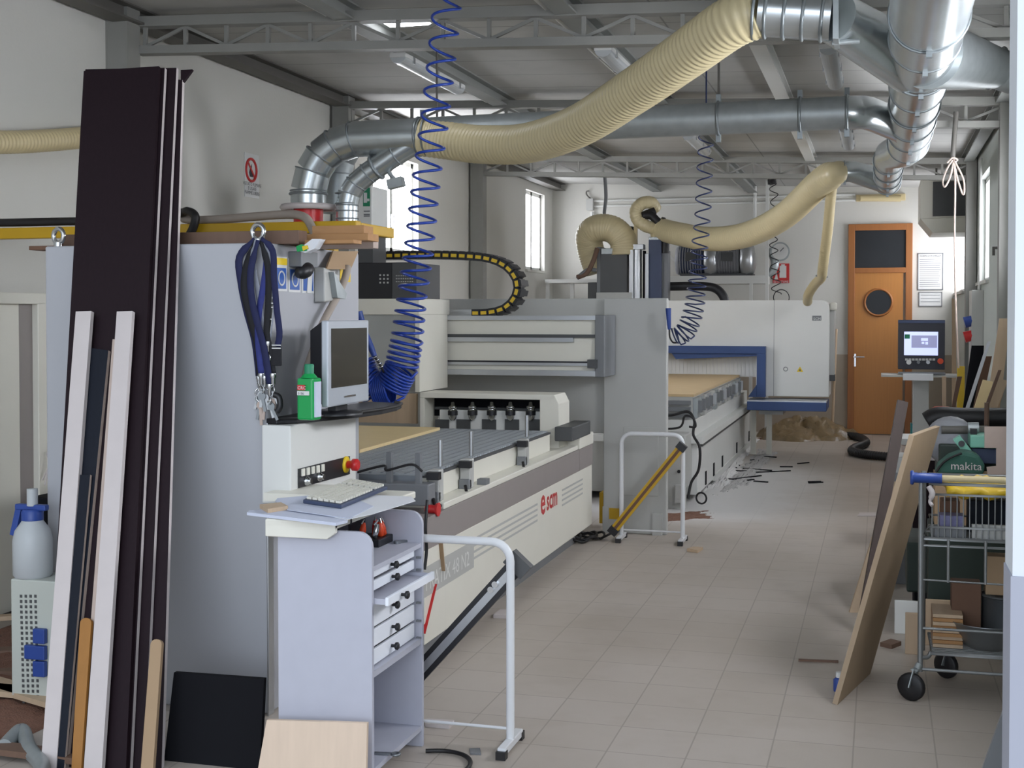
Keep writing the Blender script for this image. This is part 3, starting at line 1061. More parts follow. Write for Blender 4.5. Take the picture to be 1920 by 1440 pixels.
for (va, vb, dep, mt, nm) in ((592, 600, .05, 'alu', 'beam_edge'), (627, 633, .03, 'dark_grey', 'rack_strip'), (633, 641, .045, 'alu', 'guide_rail'), (677, 680, .02, 'black_plastic', 'cable_gap'), (680, 685, .035, 'alu', 'guide_rail'), (694, 704, .05, 'alu', 'beam_edge')):
    x1 = br_ - (.16 if nm == 'guide_rail' and va == 633 else 0)
    B().box(bl, x1, BY + .03 - dep, BY + .03, zv(vb), zv(va)).build(nm, mt, beam)
B().box(br_ - .005, P(1134, 650, Y=BY).x, BY - .01, GY - .01, bz0 - .01, bz1 + .01).build('end_plate', 'mid_grey', t, bevel=.006)
p = P(1108, 682, Y=BY)
B().box(p.x - .02, p.x + .05, BY - .03, BY + .02, p.z - .03, p.z + .03).build('rail_stop', 'dark_grey', beam)
B().box(bl, P(905, 590, Y=BY).x, BY + .15, BY + .3, bz1 - .01, bz1 + .05).build('chain_trough', 'alu', beam)
# working head at left
HY = 8.3
h0, h1 = P(664, 640, Y=HY), P(786, 640, Y=HY)
zt_, zu = P(720, 560, Y=HY).z, P(720, 590, Y=HY).z
B().box(h0.x, h1.x, HY, 8.95, zu, zt_).build('head_shelf', 'cream_paint', t, bevel=.005)
B().box(P(778, 640, Y=HY).x, h1.x, HY + .005, 8.9, P(780, 735, Y=HY).z, zu).build('head_side_panel', 'cream_paint', t)
B().box(h0.x, P(778, 640, Y=HY).x, HY + .4, HY + .45, P(720, 735, Y=HY).z, zu).build('head_back_plate', 'machine_grey', t)
B().box(h0.x + .01, P(776, 600, Y=HY).x, HY + .02, HY + .026, P(720, 690, Y=HY).z, zu).build('clear_curtain', 'clear_plastic', t)
B().box(h0.x - .1, P(776, 780, Y=HY).x, HY + .05, HY + .08, TZ + .003, P(720, 738, Y=HY).z).build('wooden_backstop', 'pale_wood', t)
# black perforated electronics box
e0_, e1_, e2_ = P(664, 525, Y=HY), P(734, 525, Y=HY), P(780, 525, Y=HY)
ez0, ez1 = zt_, P(720, 492, Y=HY).z
ebx = B().box(e0_.x, e2_.x - .05, HY + .02, 8.85, ez0, ez1).build('electronics_box', 'black_plastic', t, bevel=.004)
B().box(e1_.x, e2_.x, HY + .012, 8.8, ez0, ez1 - .004).build('box_cover', 'dark_grey', ebx, bevel=.003)
dots = B()
for i in range(3):
    for j in range(3):
        p = P(713 + j * 7, 516 + i * 7, Y=HY + .019)
        dots.box(p.x - .006, p.x + .006, HY + .017, HY + .022, p.z - .006, p.z + .006)
for i in range(3):
    for j in range(10):
        p = P(743 + j * 3.4, 517 + i * 5.5, Y=HY + .011)
        dots.box(p.x - .003, p.x + .003, HY + .010, HY + .014, p.z - .004, p.z + .004)
dots.build('vent_holes', 'machine_grey', ebx)
B().box(P(676, 450, Y=HY + .2).x, P(704, 450, Y=HY + .2).x, HY + .15, HY + .4, ez1, P(690, 425, Y=HY).z).build('mast', 'dark_grey', t)
B().box(P(672, 450, Y=HY + .2).x, P(706, 450, Y=HY + .2).x, HY + .12, HY + .42, P(690, 425, Y=HY).z, P(690, 345, Y=HY).z).build('head_cover', 'white_paint', t, bevel=.01)
pp = [P(u, v, Y=HY + .119) for u, v in ((681, 352), (694, 352), (694, 387), (681, 387))]
sg = B().add([q + V((0, -.003, 0)) for q in pp], [(0, 3, 2, 1)]).build('exit_sticker', 'sign_green', t)
a_ = (pp[0] + pp[2]) / 2 + V((0, -.006, 0))
B().box(a_.x - .02, a_.x + .005, a_.y, a_.y + .001, a_.z - .04, a_.z + .03).box(a_.x + .003, a_.x + .022, a_.y, a_.y + .001, a_.z - .03, a_.z - .012).build('sticker_figure', 'sign_white', sg)
for v in (396, 402, 405):
    p = P(682, v, Y=HY + .115)
    B().box(p.x, p.x + .045, p.y - .001, p.y + .002, p.z - .005, p.z + .003).build('sticker_text', 'mid_grey', t)
# cable chain with yellow links
CHY = 8.98
cp = [P(700, 481, Y=CHY), P(800, 479, Y=CHY), P(880, 481, Y=CHY), P(925, 487, Y=CHY), P(957, 503, Y=CHY), P(974, 530, Y=CHY), P(970, 557, Y=CHY), P(950, 578, Y=CHY), P(920, 586, Y=CHY), P(882, 587, Y=CHY)]
cb = resample(bez(cp, 16), .062)
ch = B()
for a_, b_ in zip(cb, cb[1:]):
    d_ = (b_ - a_)
    n_ = V((-d_.z, 0, d_.x)).normalized()
    ch.obox((a_ + b_) / 2, d_ * .47, V((0, .07, 0)), n_ * .028)
    ch.obox((a_ + b_) / 2 + n_ * .028 + V((0, .03, 0)), d_ * .34, V((0, .1, 0)), n_ * .006)
    ch.obox((a_ + b_) / 2 + V((0, .02, 0)), d_ * .54, V((0, .05, 0)), n_ * .016)
ch = ch.build('cable_chain', 'black_plastic', t)
yl = B()
for a_, b_ in zip(cb, cb[1:]):
    d_ = (b_ - a_)
    n_ = V((-d_.z, 0, d_.x)).normalized()
    yl.obox((a_ + b_) / 2 + V((0, -.071, 0)), d_ * .34, V((0, .003, 0)), n_ * .012)
yl.build('chain_link_inserts', 'yellow_bright', ch)

# plywood sheet on the bed
c_ = [P(668, 803, Z=TZ + .004), P(825, 806, Z=TZ + .004), P(668, 848, Z=TZ + .004)]
x1, y1 = c_[1].x, c_[1].y
s_ = B().prism([(x1 - .9, P(668, 850, Z=TZ).y, TZ + .002), (P(668, 850, Z=TZ).x + .02, P(668, 850, Z=TZ).y, TZ + .002), (x1, y1, TZ + .002), (x1 - .9, y1, TZ + .002)], (0, 0, .018))
tag(s_.build('plywood_sheet', 'ply_yellow'), 'pale yellow plywood sheet lying on the slatted silver machine bed', 'board')
# ================================================================ second machine (far)
t = thing('machining_centre', 'farther white machine with navy blue frame around its table opening', 'machine', (-2.4, 13, 0))
BX = -1.49
y0 = 11.0
B().box(-3.2, BX, y0 + .05, 15.6, 0.06, .50).build('base', 'white_paint', t, bevel=.006)
B().box(-3.2, BX + .012, y0 + 1.2, 15.6, .04, .10).build('base_foot', 'white_paint', t)
B().box(-3.2, BX + .05, y0, 15.6, .50, .56).build('rail_ledge', 'white_paint', t, bevel=.004)
B().box(BX + .0, BX + .035, y0 + .1, 15.5, .47, .50).build('rail', 'dark_grey', t)
B().box(-3.2, BX - .03, y0 + .05, 15.6, .56, .70).build('upper_bed', 'white_paint', t)
xe0 = P(1250, 900, Y=y0).x - .4
B().box(xe0, BX - .05, y0 - .35, y0 + .05, .16, .60).build('end_cabinet', 'machine_grey', t, bevel=.006)
B().box(xe0, BX - .13, y0 - .34, y0 - .0, .0, .16).build('end_opening', 'black_matte', t)
B().cyl(P(1273, 884, Y=y0 - .35), P(1273, 884, Y=y0 - .35) + V((0, -.012, 0)), .014, 12).build('knob', 'black_plastic', t)
B().box(-3.1, BX - .05, y0 + .06, 14.9, .70, .895).build('table', 'machine_grey', t)
for k in range(3):
    B().box(-3.1, BX - .06, y0 + .03, y0 + .06, .72 + k * .055, .755 + k * .055).build('table_groove', 'mid_grey', t)
# clamps along the table side
rnd = random.Random(3)
y = y0 + .1
k = 0
while y < 14.6:
    w_ = .14 + .08 * rnd.random()
    c = B().box(BX - .05, BX - .01, y, y + w_, .74 - .05 * rnd.random(), .885).build('clamp_plate', rnd.choice(['alu', 'galv_dull', 'machine_grey']), t, bevel=.004)
    B().box(BX - .015, BX + .02, y + w_ * .3, y + w_ * .6, .76, .86).build('clamp_cylinder', rnd.choice(['alu', 'mid_grey']), c)
    y += w_ + .06 + .05 * rnd.random()
    k += 1
# dark notches in the base wall
for u, v in ((1323, 896), (1338, 880), (1354, 866), (1381, 840), (1404, 818)):
    p = P(u, v, X=BX)
    B().box(BX - .002, BX + .006, p.y - .04, p.y + .04, p.z - .06, p.z + .06).build('base_slot', 'black_matte', t)
# portal with blue frame
PY = 14.8


def q(u, v, dy=0.0):
    return P(u, v, Y=PY + dy)


z_ = lambda v: q(1400, v).z
x_ = lambda u: q(u, 600).x
xl = x_(1250) - .9
b = B()
xr_ = x_(1555)
rr = .09
top = z_(563)
poly = [(x_(1418), PY, z_(742)), (xr_, PY, z_(742))]
for i in range(7):
    a_ = i / 6 * math.pi / 2
    poly.append((xr_ - rr + rr * math.cos(a_), PY, top - rr + rr * math.sin(a_)))
poly += [(xl, PY, top), (xl, PY, z_(655)), (x_(1418), PY, z_(655))]
b.prism(poly, (0, .55, 0))
cover = b.build('portal_cover', 'white_paint', t, bevel=.006)
B().box(x_(1451), x_(1451.6), PY - .002, PY + .001, z_(742), top).build('cover_seam', 'mid_grey', cover)
bf = .06
B().box(xl, x_(1437), PY - .12, PY, z_(663), z_(649)).box(x_(1421), x_(1437), PY - .12, PY, z_(743), z_(663)).prism([(x_(1421), PY - .12, z_(720)), (x_(1421), PY - .12, z_(743)), (x_(1405), PY - .12, z_(743))], (0, .12, 0)).build('blue_frame', 'blue_frame', t, bevel=.004)
B().prism([(xl, PY - .1, z_(663)), (x_(1262), PY - .1, z_(663)), (x_(1270), PY - .1, z_(674)), (x_(1421), PY - .1, z_(667)), (x_(1421), PY - .1, z_(663))], (0, .1, 0)).build('frame_lip', 'blue_frame', t)
B().box(xl, x_(1421), PY + .06, PY + .075, z_(707), z_(655)).build('bristle_curtain', 'white_paint', t)
cu = B()
for k in range(44):
    xx = xl + (x_(1421) - xl) * k / 44
    cu.box(xx + .004, xx + .03, PY + .052, PY + .06, z_(706) - .0, z_(664))
cu.build('curtain_strips', 'sign_white', t)
B().box(x_(1408), xr_ - .01, PY - .42, PY + .3, z_(764), z_(748)).build('blue_shelf', 'blue_frame', t, bevel=.006)
B().box(x_(1408), xr_ - .01, PY - .40, PY - .0, z_(748) + .0, z_(746)).build('shelf_top_plate', 'alu', t)
B().box(x_(1425), x_(1470), PY - .1, PY + .3, z_(775), z_(764)).build('shelf_bracket', 'machine_grey', t)
lp = B().box(x_(1523), x_(1540), PY - .004, PY, z_(601), z_(592)).build('rating_plate', 'mid_grey', t)
text('SCM', (x_(1525), PY - .005, z_(600)), (1, 0, 0), (0, 0, 1), .03, 'sign_white', 'lettering', t, .001)
c = q(1473, 692)
B().ring(c, (0, 1, 0), .022, .004, 20).build('round_symbol', 'mid_grey', t)
c = q(1500, 693)
B().prism([c + V((-.035, 0, -.025)), c + V((.035, 0, -.025)), c + V((0, 0, .035))], (0, -.003, 0)).build('warning_triangle', 'sign_yellow', t)
B().prism([c + V((-.012, -.003, -.015)), c + V((.012, -.003, -.015)), c + V((0, -.003, .012))], (0, -.002, 0)).build('triangle_mark', 'dark_grey', t)
B().box(xr_ - .0, xr_ + .05, PY + .15, PY + .5, z_(708), z_(575)).build('side_strip', 'machine_grey', t)
B().box(xr_ + .0, xr_ + .07, PY + .1, PY + .45, z_(582), z_(567)).build('top_cap', 'cream_paint', t, bevel=.02)
B().box(xr_ - .02, xr_ + .06, PY + .1, PY + .3, z_(713), z_(702)).build('side_latch', 'dark_grey', t)
for u in (1410, 1440):
    B().box(x_(u) - .03, x_(u) + .03, PY + .2, PY + .26, .0, z_(764)).build('shelf_leg', 'cream_paint', t)
# head assembly above the cover
HY2 = 15.45


def h(u, v, dy=0):
    return P(u, v, Y=HY2 + dy)


def hb(nm, mt, u0, u1, v0, v1, d=.3, dy=0.0, bev=.005):
    return B().box(h(u0, 500, dy).x, h(u1, 500, dy).x, HY2 + dy, HY2 + dy + d, h(1180, v1, dy).z, h(1180, v0, dy).z).build(nm, mt, t, bevel=bev)


hb('spindle_box', 'dark_grey', 1125, 1176, 470, 552, .35)
hb('spindle_side', 'mid_grey', 1119, 1126, 462, 560, .33)
hb('box_top_band', 'galv_dull', 1127, 1176, 465, 476, .33, -.01)
hb('mount_plate', 'machine_grey', 1118, 1185, 548, 575, .4, -.04)
hb('silver_column', 'alu', 1179, 1187, 468, 575, .1, -.03)
B().cyl(h(1195, 575, .05), h(1195, 468, .05), .055, 20).build('air_cylinder', 'alu', t)
hb('cylinder_cap', 'alu', 1185, 1206, 458, 468, .16, 0)
hb('silver_column', 'alu', 1209, 1216, 476, 575, .1, -.03)
hb('spindle_motor', 'motor_blue', 1216, 1240, 449, 575, .3)
hb('motor_top', 'galv', 1216, 1240, 445, 451, .28, 0)
hb('rear_rail', 'mid_grey', 1240, 1252, 470, 575, .2, .05)
hb('column_gap', 'black_matte', 1205, 1209, 470, 575, .1, .05)
hb('drive_unit', 'black_plastic', 1160, 1187, 424, 500, .25, .1, .02)
hb('mast', 'beige_enamel', 1188, 1194, 410, 460, .06, .1)
hb('cable_box', 'dark_grey', 1102, 1120, 529, 560, .25, .05)
ribbed(bez([h(1170, 478, .1), h(1168, 450, .1), h(1148, 430, .1), h(1120, 428, .12), h(1105, 442, .2), h(1108, 470, .25), h(1122, 510, .25)], 10), .165, .03, .004, 24, 'suction_hose', 'hose', t)
ribbed(bez([h(1233, 448, .1), h(1228, 430, .08), h(1212, 424, .05), h(1196, 412, .05), h(1192, 396, .05), h(1203, 382, .08), h(1220, 380, .15), h(1229, 392, .25)], 10), .075, .03, .003, 20, 'suction_hose', 'hose', t)
B().tube(bez([h(1228, 396, .1), h(1208, 404, .05), h(1222, 405, .05), h(1240, 425, .05), h(1247, 445, .05), h(1247, 475, .05)], 8), .05, 12).build('cable_sleeve', 'black_rubber', t)
B().ring(h(1243, 435, .15), (1, .3, 0), .15, .035, 24).build('hose_collar', 'black_plastic', t)
B().tube(bez([h(1120, 466, -.05), h(1112, 490, -.1), h(1100, 512, -.1), h(1082, 520, -.1)], 8), [.03] * 25, 10).build('cable_tube', 'brown_wood', t)
B().tube(bez([h(1118, 507, -.05), h(1105, 505, -.08), h(1093, 512, -.1), h(1082, 522, -.1)], 8), .025, 10).build('cable_tube', 'mid_grey', t)
B().tube(bez([h(1255, 537, .3), h(1320, 537, .3), h(1345, 543, .3), h(1358, 560, .3), h(1360, 580, .3)], 8), [.055] * 33, 10).build('cable_chain', 'black_plastic', t)
B().tube(bez([h(1134, 330, .3), h(1136, 370, .3), h(1133, 400, .3), h(1135, 430, .3)], 8), .022, 8).build('hanging_cable', 'mid_grey', t)
# MDF sheet on its table
s_ = B().prism([(-3.0, y0 + .08, .896), (BX - .04, y0 + .08, .896), (BX - .04, 14.85, .896), (-3.0, 14.85, .896)], (0, 0, .022))
tag(s_.build('fibreboard_sheet', 'mdf'), 'beige fibreboard sheet on the table under the navy frame', 'board')
# cables at the near end of machine 2
cb = bez([(BX - .35, 10.93, .74), (BX - .2, 10.9, .75), P(1290, 772, Y=10.9), P(1302, 790, Y=10.85), P(1300, 815, Y=10.8), P(1312, 840, Y=10.75), P(1310, 880, Y=10.75), P(1296, 905, Y=10.75), P(1290, 935, Y=10.7)], 8)
B().tube(cb, .012, 8).build('loose_cable', 'black_rubber', t)
cb = bez([(BX - .35, 10.6, .66), (BX - .1, 10.62, .67), P(1284, 780, Y=10.6), P(1300, 785, Y=10.6), P(1304, 800, Y=10.6), P(1292, 800, Y=10.6)], 8)
B().tube(cb, .009, 8).build('loose_cable', 'black_rubber', t)
c = P(1315, 934, Y=10.62)
B().ring(c, (0.3, 1, 0), .045, .008, 20).build('cable_loop', 'black_rubber', t)
p = P(1292, 925, Z=.0)
B().box(p.x - .04, p.x + .1, 10.62, 10.7, 0, .2).box(p.x + .03, p.x + .11, 10.55, 10.63, 0.06, .2).build('valve_block', 'machine_grey', t)

# ================================================================ far wall fittings
FY = YF


def f(u, v, dy=0):
    return P(u, v, Y=FY + dy)


def fbox(b, u0, u1, v0, v1, d, dy=0):
    a_, c_ = f(u0, v1, -d), f(u1, v0, -d)
    return b.box(a_.x, c_.x, FY - d - dy, FY - dy, a_.z, c_.z)


# shelf frame with two blowers
SY = 17.2


def s(u, v, dy=0):
    return P(u, v, Y=SY + dy)


t = thing('blower_stand', 'white steel shelf frame on far wall carrying two grey motor blowers', 'shelf', (s(1350, 600).x, SY, 0))


def sb(nm, mt, u0, u1, v0, v1, d=.5, dy=0.0):
    return B().box(s(u0, 500, dy).x, s(u1, 500, dy).x, SY + dy, SY + dy + d, s(1350, v1, dy).z, s(1350, v0, dy).z).build(nm, mt, t)


sb('shelf_board', 'white_paint', 1235, 1437, 517, 532)
for u in (1408, 1438):
    B().box(s(u - 3, 500).x, s(u + 3, 500).x, SY, SY + .06, 0, s(1350, 532 if u == 1408 else 340).z).build('leg', 'white_paint', t)
B().bar(s(1255, 480, .2), s(1300, 517, .2), .03, .03).build('brace', 'white_paint', t)
for u, lab, col in ((1318, 'grey and navy motor blower standing left on the white shelf frame', 'motor_blue'), (1385, 'grey motor blower with finned body standing right on the white shelf frame', 'motor_grey')):
    c = s(u, 488, .2)
    bl_ = thing('blower', lab, 'motor', c + V((0, 0, -.22)))
    r0 = .20
    B().cyl(c + V((-.30, 0, 0)), c + V((.02, 0, 0)), r0, 24).build('motor_housing', col, bl_)
    fn = B()
    for k in range(9):
        fn.ring(c + V((-.28 + k * .034, 0, 0)), (1, 0, 0), r0 + .004, .008, 24)
    fn.build('cooling_fins', 'motor_grey', bl_)
    B().lathe(c + V((.02, 0, 0)), [(.12, 0), (.23, .02), (.25, .1), (.23, .17), (.1, .2)], 24, (1, 0, 0)).build('fan_housing', 'alu', bl_)
    B().lathe(c + V((-.36, 0, 0)), [(.05, 0), (.18, .01), (.2, .05), (.2, .08)], 24, (1, 0, 0)).build('end_cap', 'motor_grey', bl_)
    B().box(c.x - .28, c.x + .2, c.y - .16, c.y + .16, s(1350, 517).z, c.z - .18).build('mounting_foot', 'dark_grey', bl_)
    B().box(c.x - .2, c.x - .06, c.y - .24, c.y - .17, c.z - .02, c.z + .1).build('terminal_box', 'dark_grey', bl_)
c = s(1463, 472, .1)
g = thing('pressure_gauge', 'round grey dial on a curved pipe left of the red fire sign', 'gauge', c)
B().cyl(c, c + V((0, -.05, 0)), .125, 28).build('dial_case', 'galv_dull', g)
B().cyl(c + V((0, -.05, 0)), c + V((0, -.054, 0)), .105, 28).build('dial_face', 'sign_white', g)
B().bar(c + V((0, -.056, 0)), c + V((.05, -.056, .05)), .008, .004, (0, 1, 0)).build('needle', 'ink', g)
B().tube(bez([s(1440, 470, .15), s(1449, 478, .15), s(1453, 495, .15), s(1448, 508, .15), s(1440, 515, .15)], 8), .055, 14).build('bent_pipe', 'galv_dull', g)
# signs
a_, c_ = f(1449, 528, -.01), f(1480, 494, -.01)
t = thing('fire_sign', 'red extinguisher sign on far wall beside the dial', 'sign', (a_ + c_) / 2)
B().box(a_.x, c_.x, FY - .012, FY - .002, a_.z - .02, c_.z).build('sign_plate', 'sign_red', t)
B().box(a_.x + .09, a_.x + .18, FY - .016, FY - .012, a_.z + .05, c_.z - .03).box(a_.x + .11, a_.x + .16, FY - .018, FY - .012, a_.z + .18, c_.z - .01).build('extinguisher_symbol', 'sign_white', t)
B().prism([(a_.x + .02, FY - .012, a_.z + .03), (a_.x + .07, FY - .012, a_.z + .03), (a_.x + .05, FY - .012, a_.z + .13)], (0, -.003, 0)).build('flame_symbol', 'sign_white', t)
text('ESTINTORE', (a_.x + .01, FY - .012, a_.z - .015), (1, 0, 0), (0, 0, 1), .028, 'sign_white', 'lettering', t, .002)
a_, c_ = f(1336, 441, -.01), f(1360, 425, -.01)
t = thing('exit_sign', 'small green exit sign on far wall above the second beige hose', 'sign', (a_ + c_) / 2)
B().box(a_.x, c_.x, FY - .012, FY - .002, a_.z, c_.z).build('sign_plate', 'sign_green', t)
B().box(a_.x + .10, a_.x + .16, FY - .016, FY - .012, a_.z + .02, c_.z - .03).prism([(a_.x + .03, FY - .013, a_.z + .06), (a_.x + .09, FY - .013, a_.z + .03), (a_.x + .09, FY - .013, a_.z + .09)], (0, -.003, 0)).build('arrow_symbol', 'sign_white', t)
for (u0, u1, v0, v1, lab, n, hd) in ((1721, 1768, 475, 543, 'tall framed notice of rules on far wall right of orange door', 14, True), (1723, 1766, 548, 574, 'small paper notice on far wall below the tall notice', 3, False)):
    a_, c_ = f(u0, v1, -.01), f(u1, v0, -.01)
    t = thing('notice', lab, 'poster', (a_ + c_) / 2)
    B().box(a_.x, c_.x, FY - .008, FY - .001, a_.z, c_.z).build('sheet', 'sign_white', t)
    fr = B()
    e = .006
    fr.box(a_.x - e, c_.x + e, FY - .012, FY, c_.z - e, c_.z + e).box(a_.x - e, c_.x + e, FY - .012, FY, a_.z - e, a_.z + e).box(a_.x - e, a_.x + e, FY - .012, FY, a_.z, c_.z).box(c_.x - e, c_.x + e, FY - .012, FY, a_.z, c_.z)
    fr.build('border', 'mid_grey', t)
    if hd:
        text('NORME DI SICUREZZA', (a_.x + .02, FY - .008, c_.z - .04), (1, 0, 0), (0, 0, 1), .019, 'ink', 'heading', t, .002)
    ln = B()
    z0_ = c_.z - (.07 if hd else .03)
    for k in range(n):
        z = z0_ - k * (z0_ - a_.z - .02) / n
        ln.box(a_.x + .02, c_.x - .02 - .04 * rnd.random(), FY - .010, FY - .008, z - .009, z - .003)
    ln.build('text_lines', 'mid_grey', t)
# conduits, junction box
for v, lab in ((375, 'upper white conduit running along the far wall'), (385, 'lower white conduit running along the far wall')):
    a_, c_ = f(1114, v + 2), f(1604, v - 8)
    tag(B().cyl((a_.x, FY - .02, a_.z), (c_.x, FY - .02, a_.z), .016, 10).build('wall_conduit', 'white_paint'), lab, 'pipe')
for u, v0_, v1_, lab in ((1416, 345, 450, 'white upright pipe at far wall left of the small black coil'), (1111, 398, 440, 'short white upright conduit under the junction box')):
    a_, c_ = f(u, v1_), f(u, v0_)
    tag(B().cyl((a_.x, FY - .05, a_.z), (a_.x, FY - .05, c_.z), .022, 10).build('wall_pipe', 'white_paint'), lab, 'pipe')
a_, c_ = f(1101, 395), f(1114, 373)
t = thing('junction_box', 'grey junction box on far wall near the bright corner', 'box', (a_ + c_) / 2)
B().box(a_.x, c_.x, FY - .08, FY, a_.z, c_.z).build('box_body', 'machine_grey', t, bevel=.005)
B().tube(bez([f(1107, 372, -.05), f(1100, 365, -.05), f(1100, 359, -.05), f(1105, 358, -.05)], 6), .01, 8).build('cable_tail', 'steel_dark', t)
# white low shelf at left far corner
a_, c_ = P(1022, 560, Y=17.0), P(1122, 523, Y=17.0)
t = thing('white_rack', 'white steel rack in the bright far corner behind the machine', 'rack', ((a_.x + c_.x) / 2, 17.2, 0))
B().box(a_.x, c_.x, 17.0, 17.6, c_.z - .05, c_.z).build('rack_shelf', 'white_paint', t)
for x in (a_.x + .03, (a_.x + c_.x) / 2, c_.x - .03):
    B().box(x - .025, x + .025, 17.02, 17.07, 0, c_.z - .05).build('leg', 'white_paint', t)
# heater box high on right
a_, c_ = P(1750, 425, Y=14.6), P(1815, 345, Y=14.6)
t = thing('air_heater', 'grey box heater hung high in the far right corner', 'heater', ((a_.x + c_.x) / 2, 15, a_.z))
B().box(.42, XR, 15.0, 15.9, 2.66, 3.08).prism([(.42, 15.0, 2.66), (XR, 15.0, 2.66), (XR, 15.0, 2.50), (.55, 15.0, 2.50)], (0, .9, 0)).build('heater_body', 'cream_paint', t, bevel=.005)
B().box(.55, XR, 14.985, 15.0, 2.68, 3.06).build('heater_grille', 'dark_grey', t)
B().cyl((.6, 15.4, 3.05), (.6, 15.4, 3.25), .012, 8).build('hanger', 'steel_dark', t)
# rope hank hanging from the truss at right
o = P(1792, 235, Y=10.2)
t = thing('rope_hank', 'pale rope hank knotted high at right, its end hanging straight down', 'rope', o)
rp = 'edge_pale'
B().cyl((o.x, 10.15, 3.1), P(1786, 300, Y=10.15), .018, 8).build('strap', 'steel_dark', t)
for pts in ([(1786, 300), (1775, 318), (1768, 340), (1772, 350), (1782, 330), (1788, 302)], [(1788, 300), (1794, 330), (1804, 362), (1808, 360), (1806, 335), (1790, 302)], [(1788, 295), (1791, 340), (1790, 430), (1791, 530), (1794, 620), (1797, 690)], [(1776, 305), (1786, 296), (1795, 300), (1786, 306)]):
    B().tube(bez([P(u, v, Y=10.1 + .03 * rnd.random()) for u, v in pts], 8), .007, 8).build('rope_strand', rp, t)
# right wall: electric box, plugs, conduit, bracket
p0, p1 = P(1840, 690, X=XR), P(1840, 545, X=XR)
y_ = p0.y
t = thing('socket_panel', 'grey electric panel with blue and red sockets on right wall', 'panel', (XR, y_, p0.z))
B().box(XR - .11, XR, y_ - .25, y_ + .12, p0.z, p1.z).build('panel_body', 'machine_grey', t, bevel=.006)
for v, mt in ((601, 'blue_plastic'), (628, 'red_plastic')):
    zz = P(1840, v, X=XR).z
    B().tube([(XR - .10, y_ - .2, zz), (XR - .17, y_ - .2, zz - .02)], [.05, .055], 16).build('socket', mt, t)
B().cyl((XR - .03, y_ - .15, p1.z), (XR - .03, y_ - .15, 3.1), .014, 10).build('conduit', 'machine_grey', t)
p = P(1883, 467, X=XR)
tag(B().box(XR - .09, XR, p.y - .01, p.y + .01, p.z, p.z + .02).box(XR - .09, XR - .07, p.y - .01, p.y + .01, p.z - .05, p.z).build('hook_bracket', 'steel_dark'), 'small dark hook bracket on right wall near the pier', 'bracket')
# left wall fire sign
a_, c_ = P(458, 368, X=XL), P(484, 292, X=XL)
t = thing('warning_sign', 'white no open flames sign on left wall right of the dark boards', 'sign', (XL, (a_.y + c_.y) / 2, a_.z))
B().box(XL, XL + .006, a_.y, c_.y, a_.z, c_.z).build('sign_plate', 'sign_white', t)
cc = P(471, 319, X=XL + .008)
B().ring(cc, (1, 0, 0), .082, .011, 30).build('red_ring', 'sign_red', t)
B().bar(cc + V((.003, -.055, .055)), cc + V((.003, .055, -.055)), .016, .004, (1, 0, 0)).build('red_bar', 'sign_red', t)
fl = [(-.02, -.05), (.025, -.05), (.032, -.02), (.012, .005), (.01, .045), (-.012, .015), (-.03, -.02)]
B().prism([cc + V((-.002, a, b)) for a, b in fl], (.002, 0, 0)).build('flame_symbol', 'ink', t)
ym = (a_.y + c_.y) / 2
for k, tx in enumerate(('VIETATO FUMARE', 'E USARE', 'FIAMME LIBERE')):
    text(tx, (XL + .006, ym, P(471, 349 + 8 * k, X=XL).z), (0, 1, 0), (0, 0, 1), .026, 'ink', 'lettering', t, .002, 'CENTER')
# ================================================================ control cabinet and operator console (left foreground)
CX0, CX1, CY0, CY1, CZ1 = -3.364, -2.345, 4.69, 5.64, 1.886
t = thing('control_cabinet', 'tall pale grey control cabinet behind the leaning dark boards', 'cabinet', ((CX0 + CX1) / 2, 5.1, 0))
B().box(CX0, CX1, CY0, CY1, 0.0, CZ1).build('cabinet_body', 'cabinet_paint', t, bevel=.008)
for u, v in ((110, 462), (484, 452)):
    c = P(u, v, Y=CY0 + .04)
    c.z = CZ1 + .045
    B().ring(c, (0.25, 1, 0), .030, .010, 22, 10).cyl(c + V((0, 0, -.045)), c + V((0, 0, -.028)), .02, 14).build('eyebolt', 'chrome', t)
xp = P(505, 1000, Y=CY0 - .03)
B().box(xp.x - .018, CX1 + .012, CY0 - .02, CY0 + .03, 0, 1.17).build('corner_profile', 'alu', t, bevel=.003)
# stickers on the side
for (u0, u1, v0, v1, mt, sym) in ((517, 535, 503, 541, 'sign_blue', 1), (543, 560, 506, 543, 'sign_blue', 2), (568, 586, 510, 545, 'sign_blue', 3)):
    a_, c_ = P(u0, v1, X=CX1), P(u1, v0, X=CX1)
    B().box(CX1, CX1 + .002, a_.y - .012, c_.y + .012, a_.z - .01, c_.z + .045).build('sticker_sheet', 'sign_white', t)
    s_ = B().box(CX1 + .002, CX1 + .004, a_.y, c_.y, a_.z, c_.z).build('safety_sticker', mt, t)
    m_ = (a_ + c_) / 2
    if sym == 3:
        B().prism([(CX1 + .004, m_.y - .02, m_.z - .05), (CX1 + .004, m_.y + .025, m_.z - .05), (CX1 + .004, m_.y + .04, m_.z + .05), (CX1 + .004, m_.y - .005, m_.z + .05)], (.002, 0, 0)).build('symbol', 'sign_white', s_)
    else:
        B().ring(V((CX1 + .004, m_.y, m_.z)), (1, 0, 0), .028, .004, 20).build('symbol', 'sign_white', s_)
    if sym < 3:
        B().box(CX1 + .002, CX1 + .004, a_.y - .008, c_.y + .008, c_.z + .012, c_.z + .04).build('yellow_strip', 'sign_yellow', t)
a_, c_ = P(637, 528, X=CX1), P(656, 505, X=CX1)
B().box(CX1, CX1 + .003, a_.y, c_.y, a_.z, c_.z).build('yellow_sticker', 'sign_yellow', t)
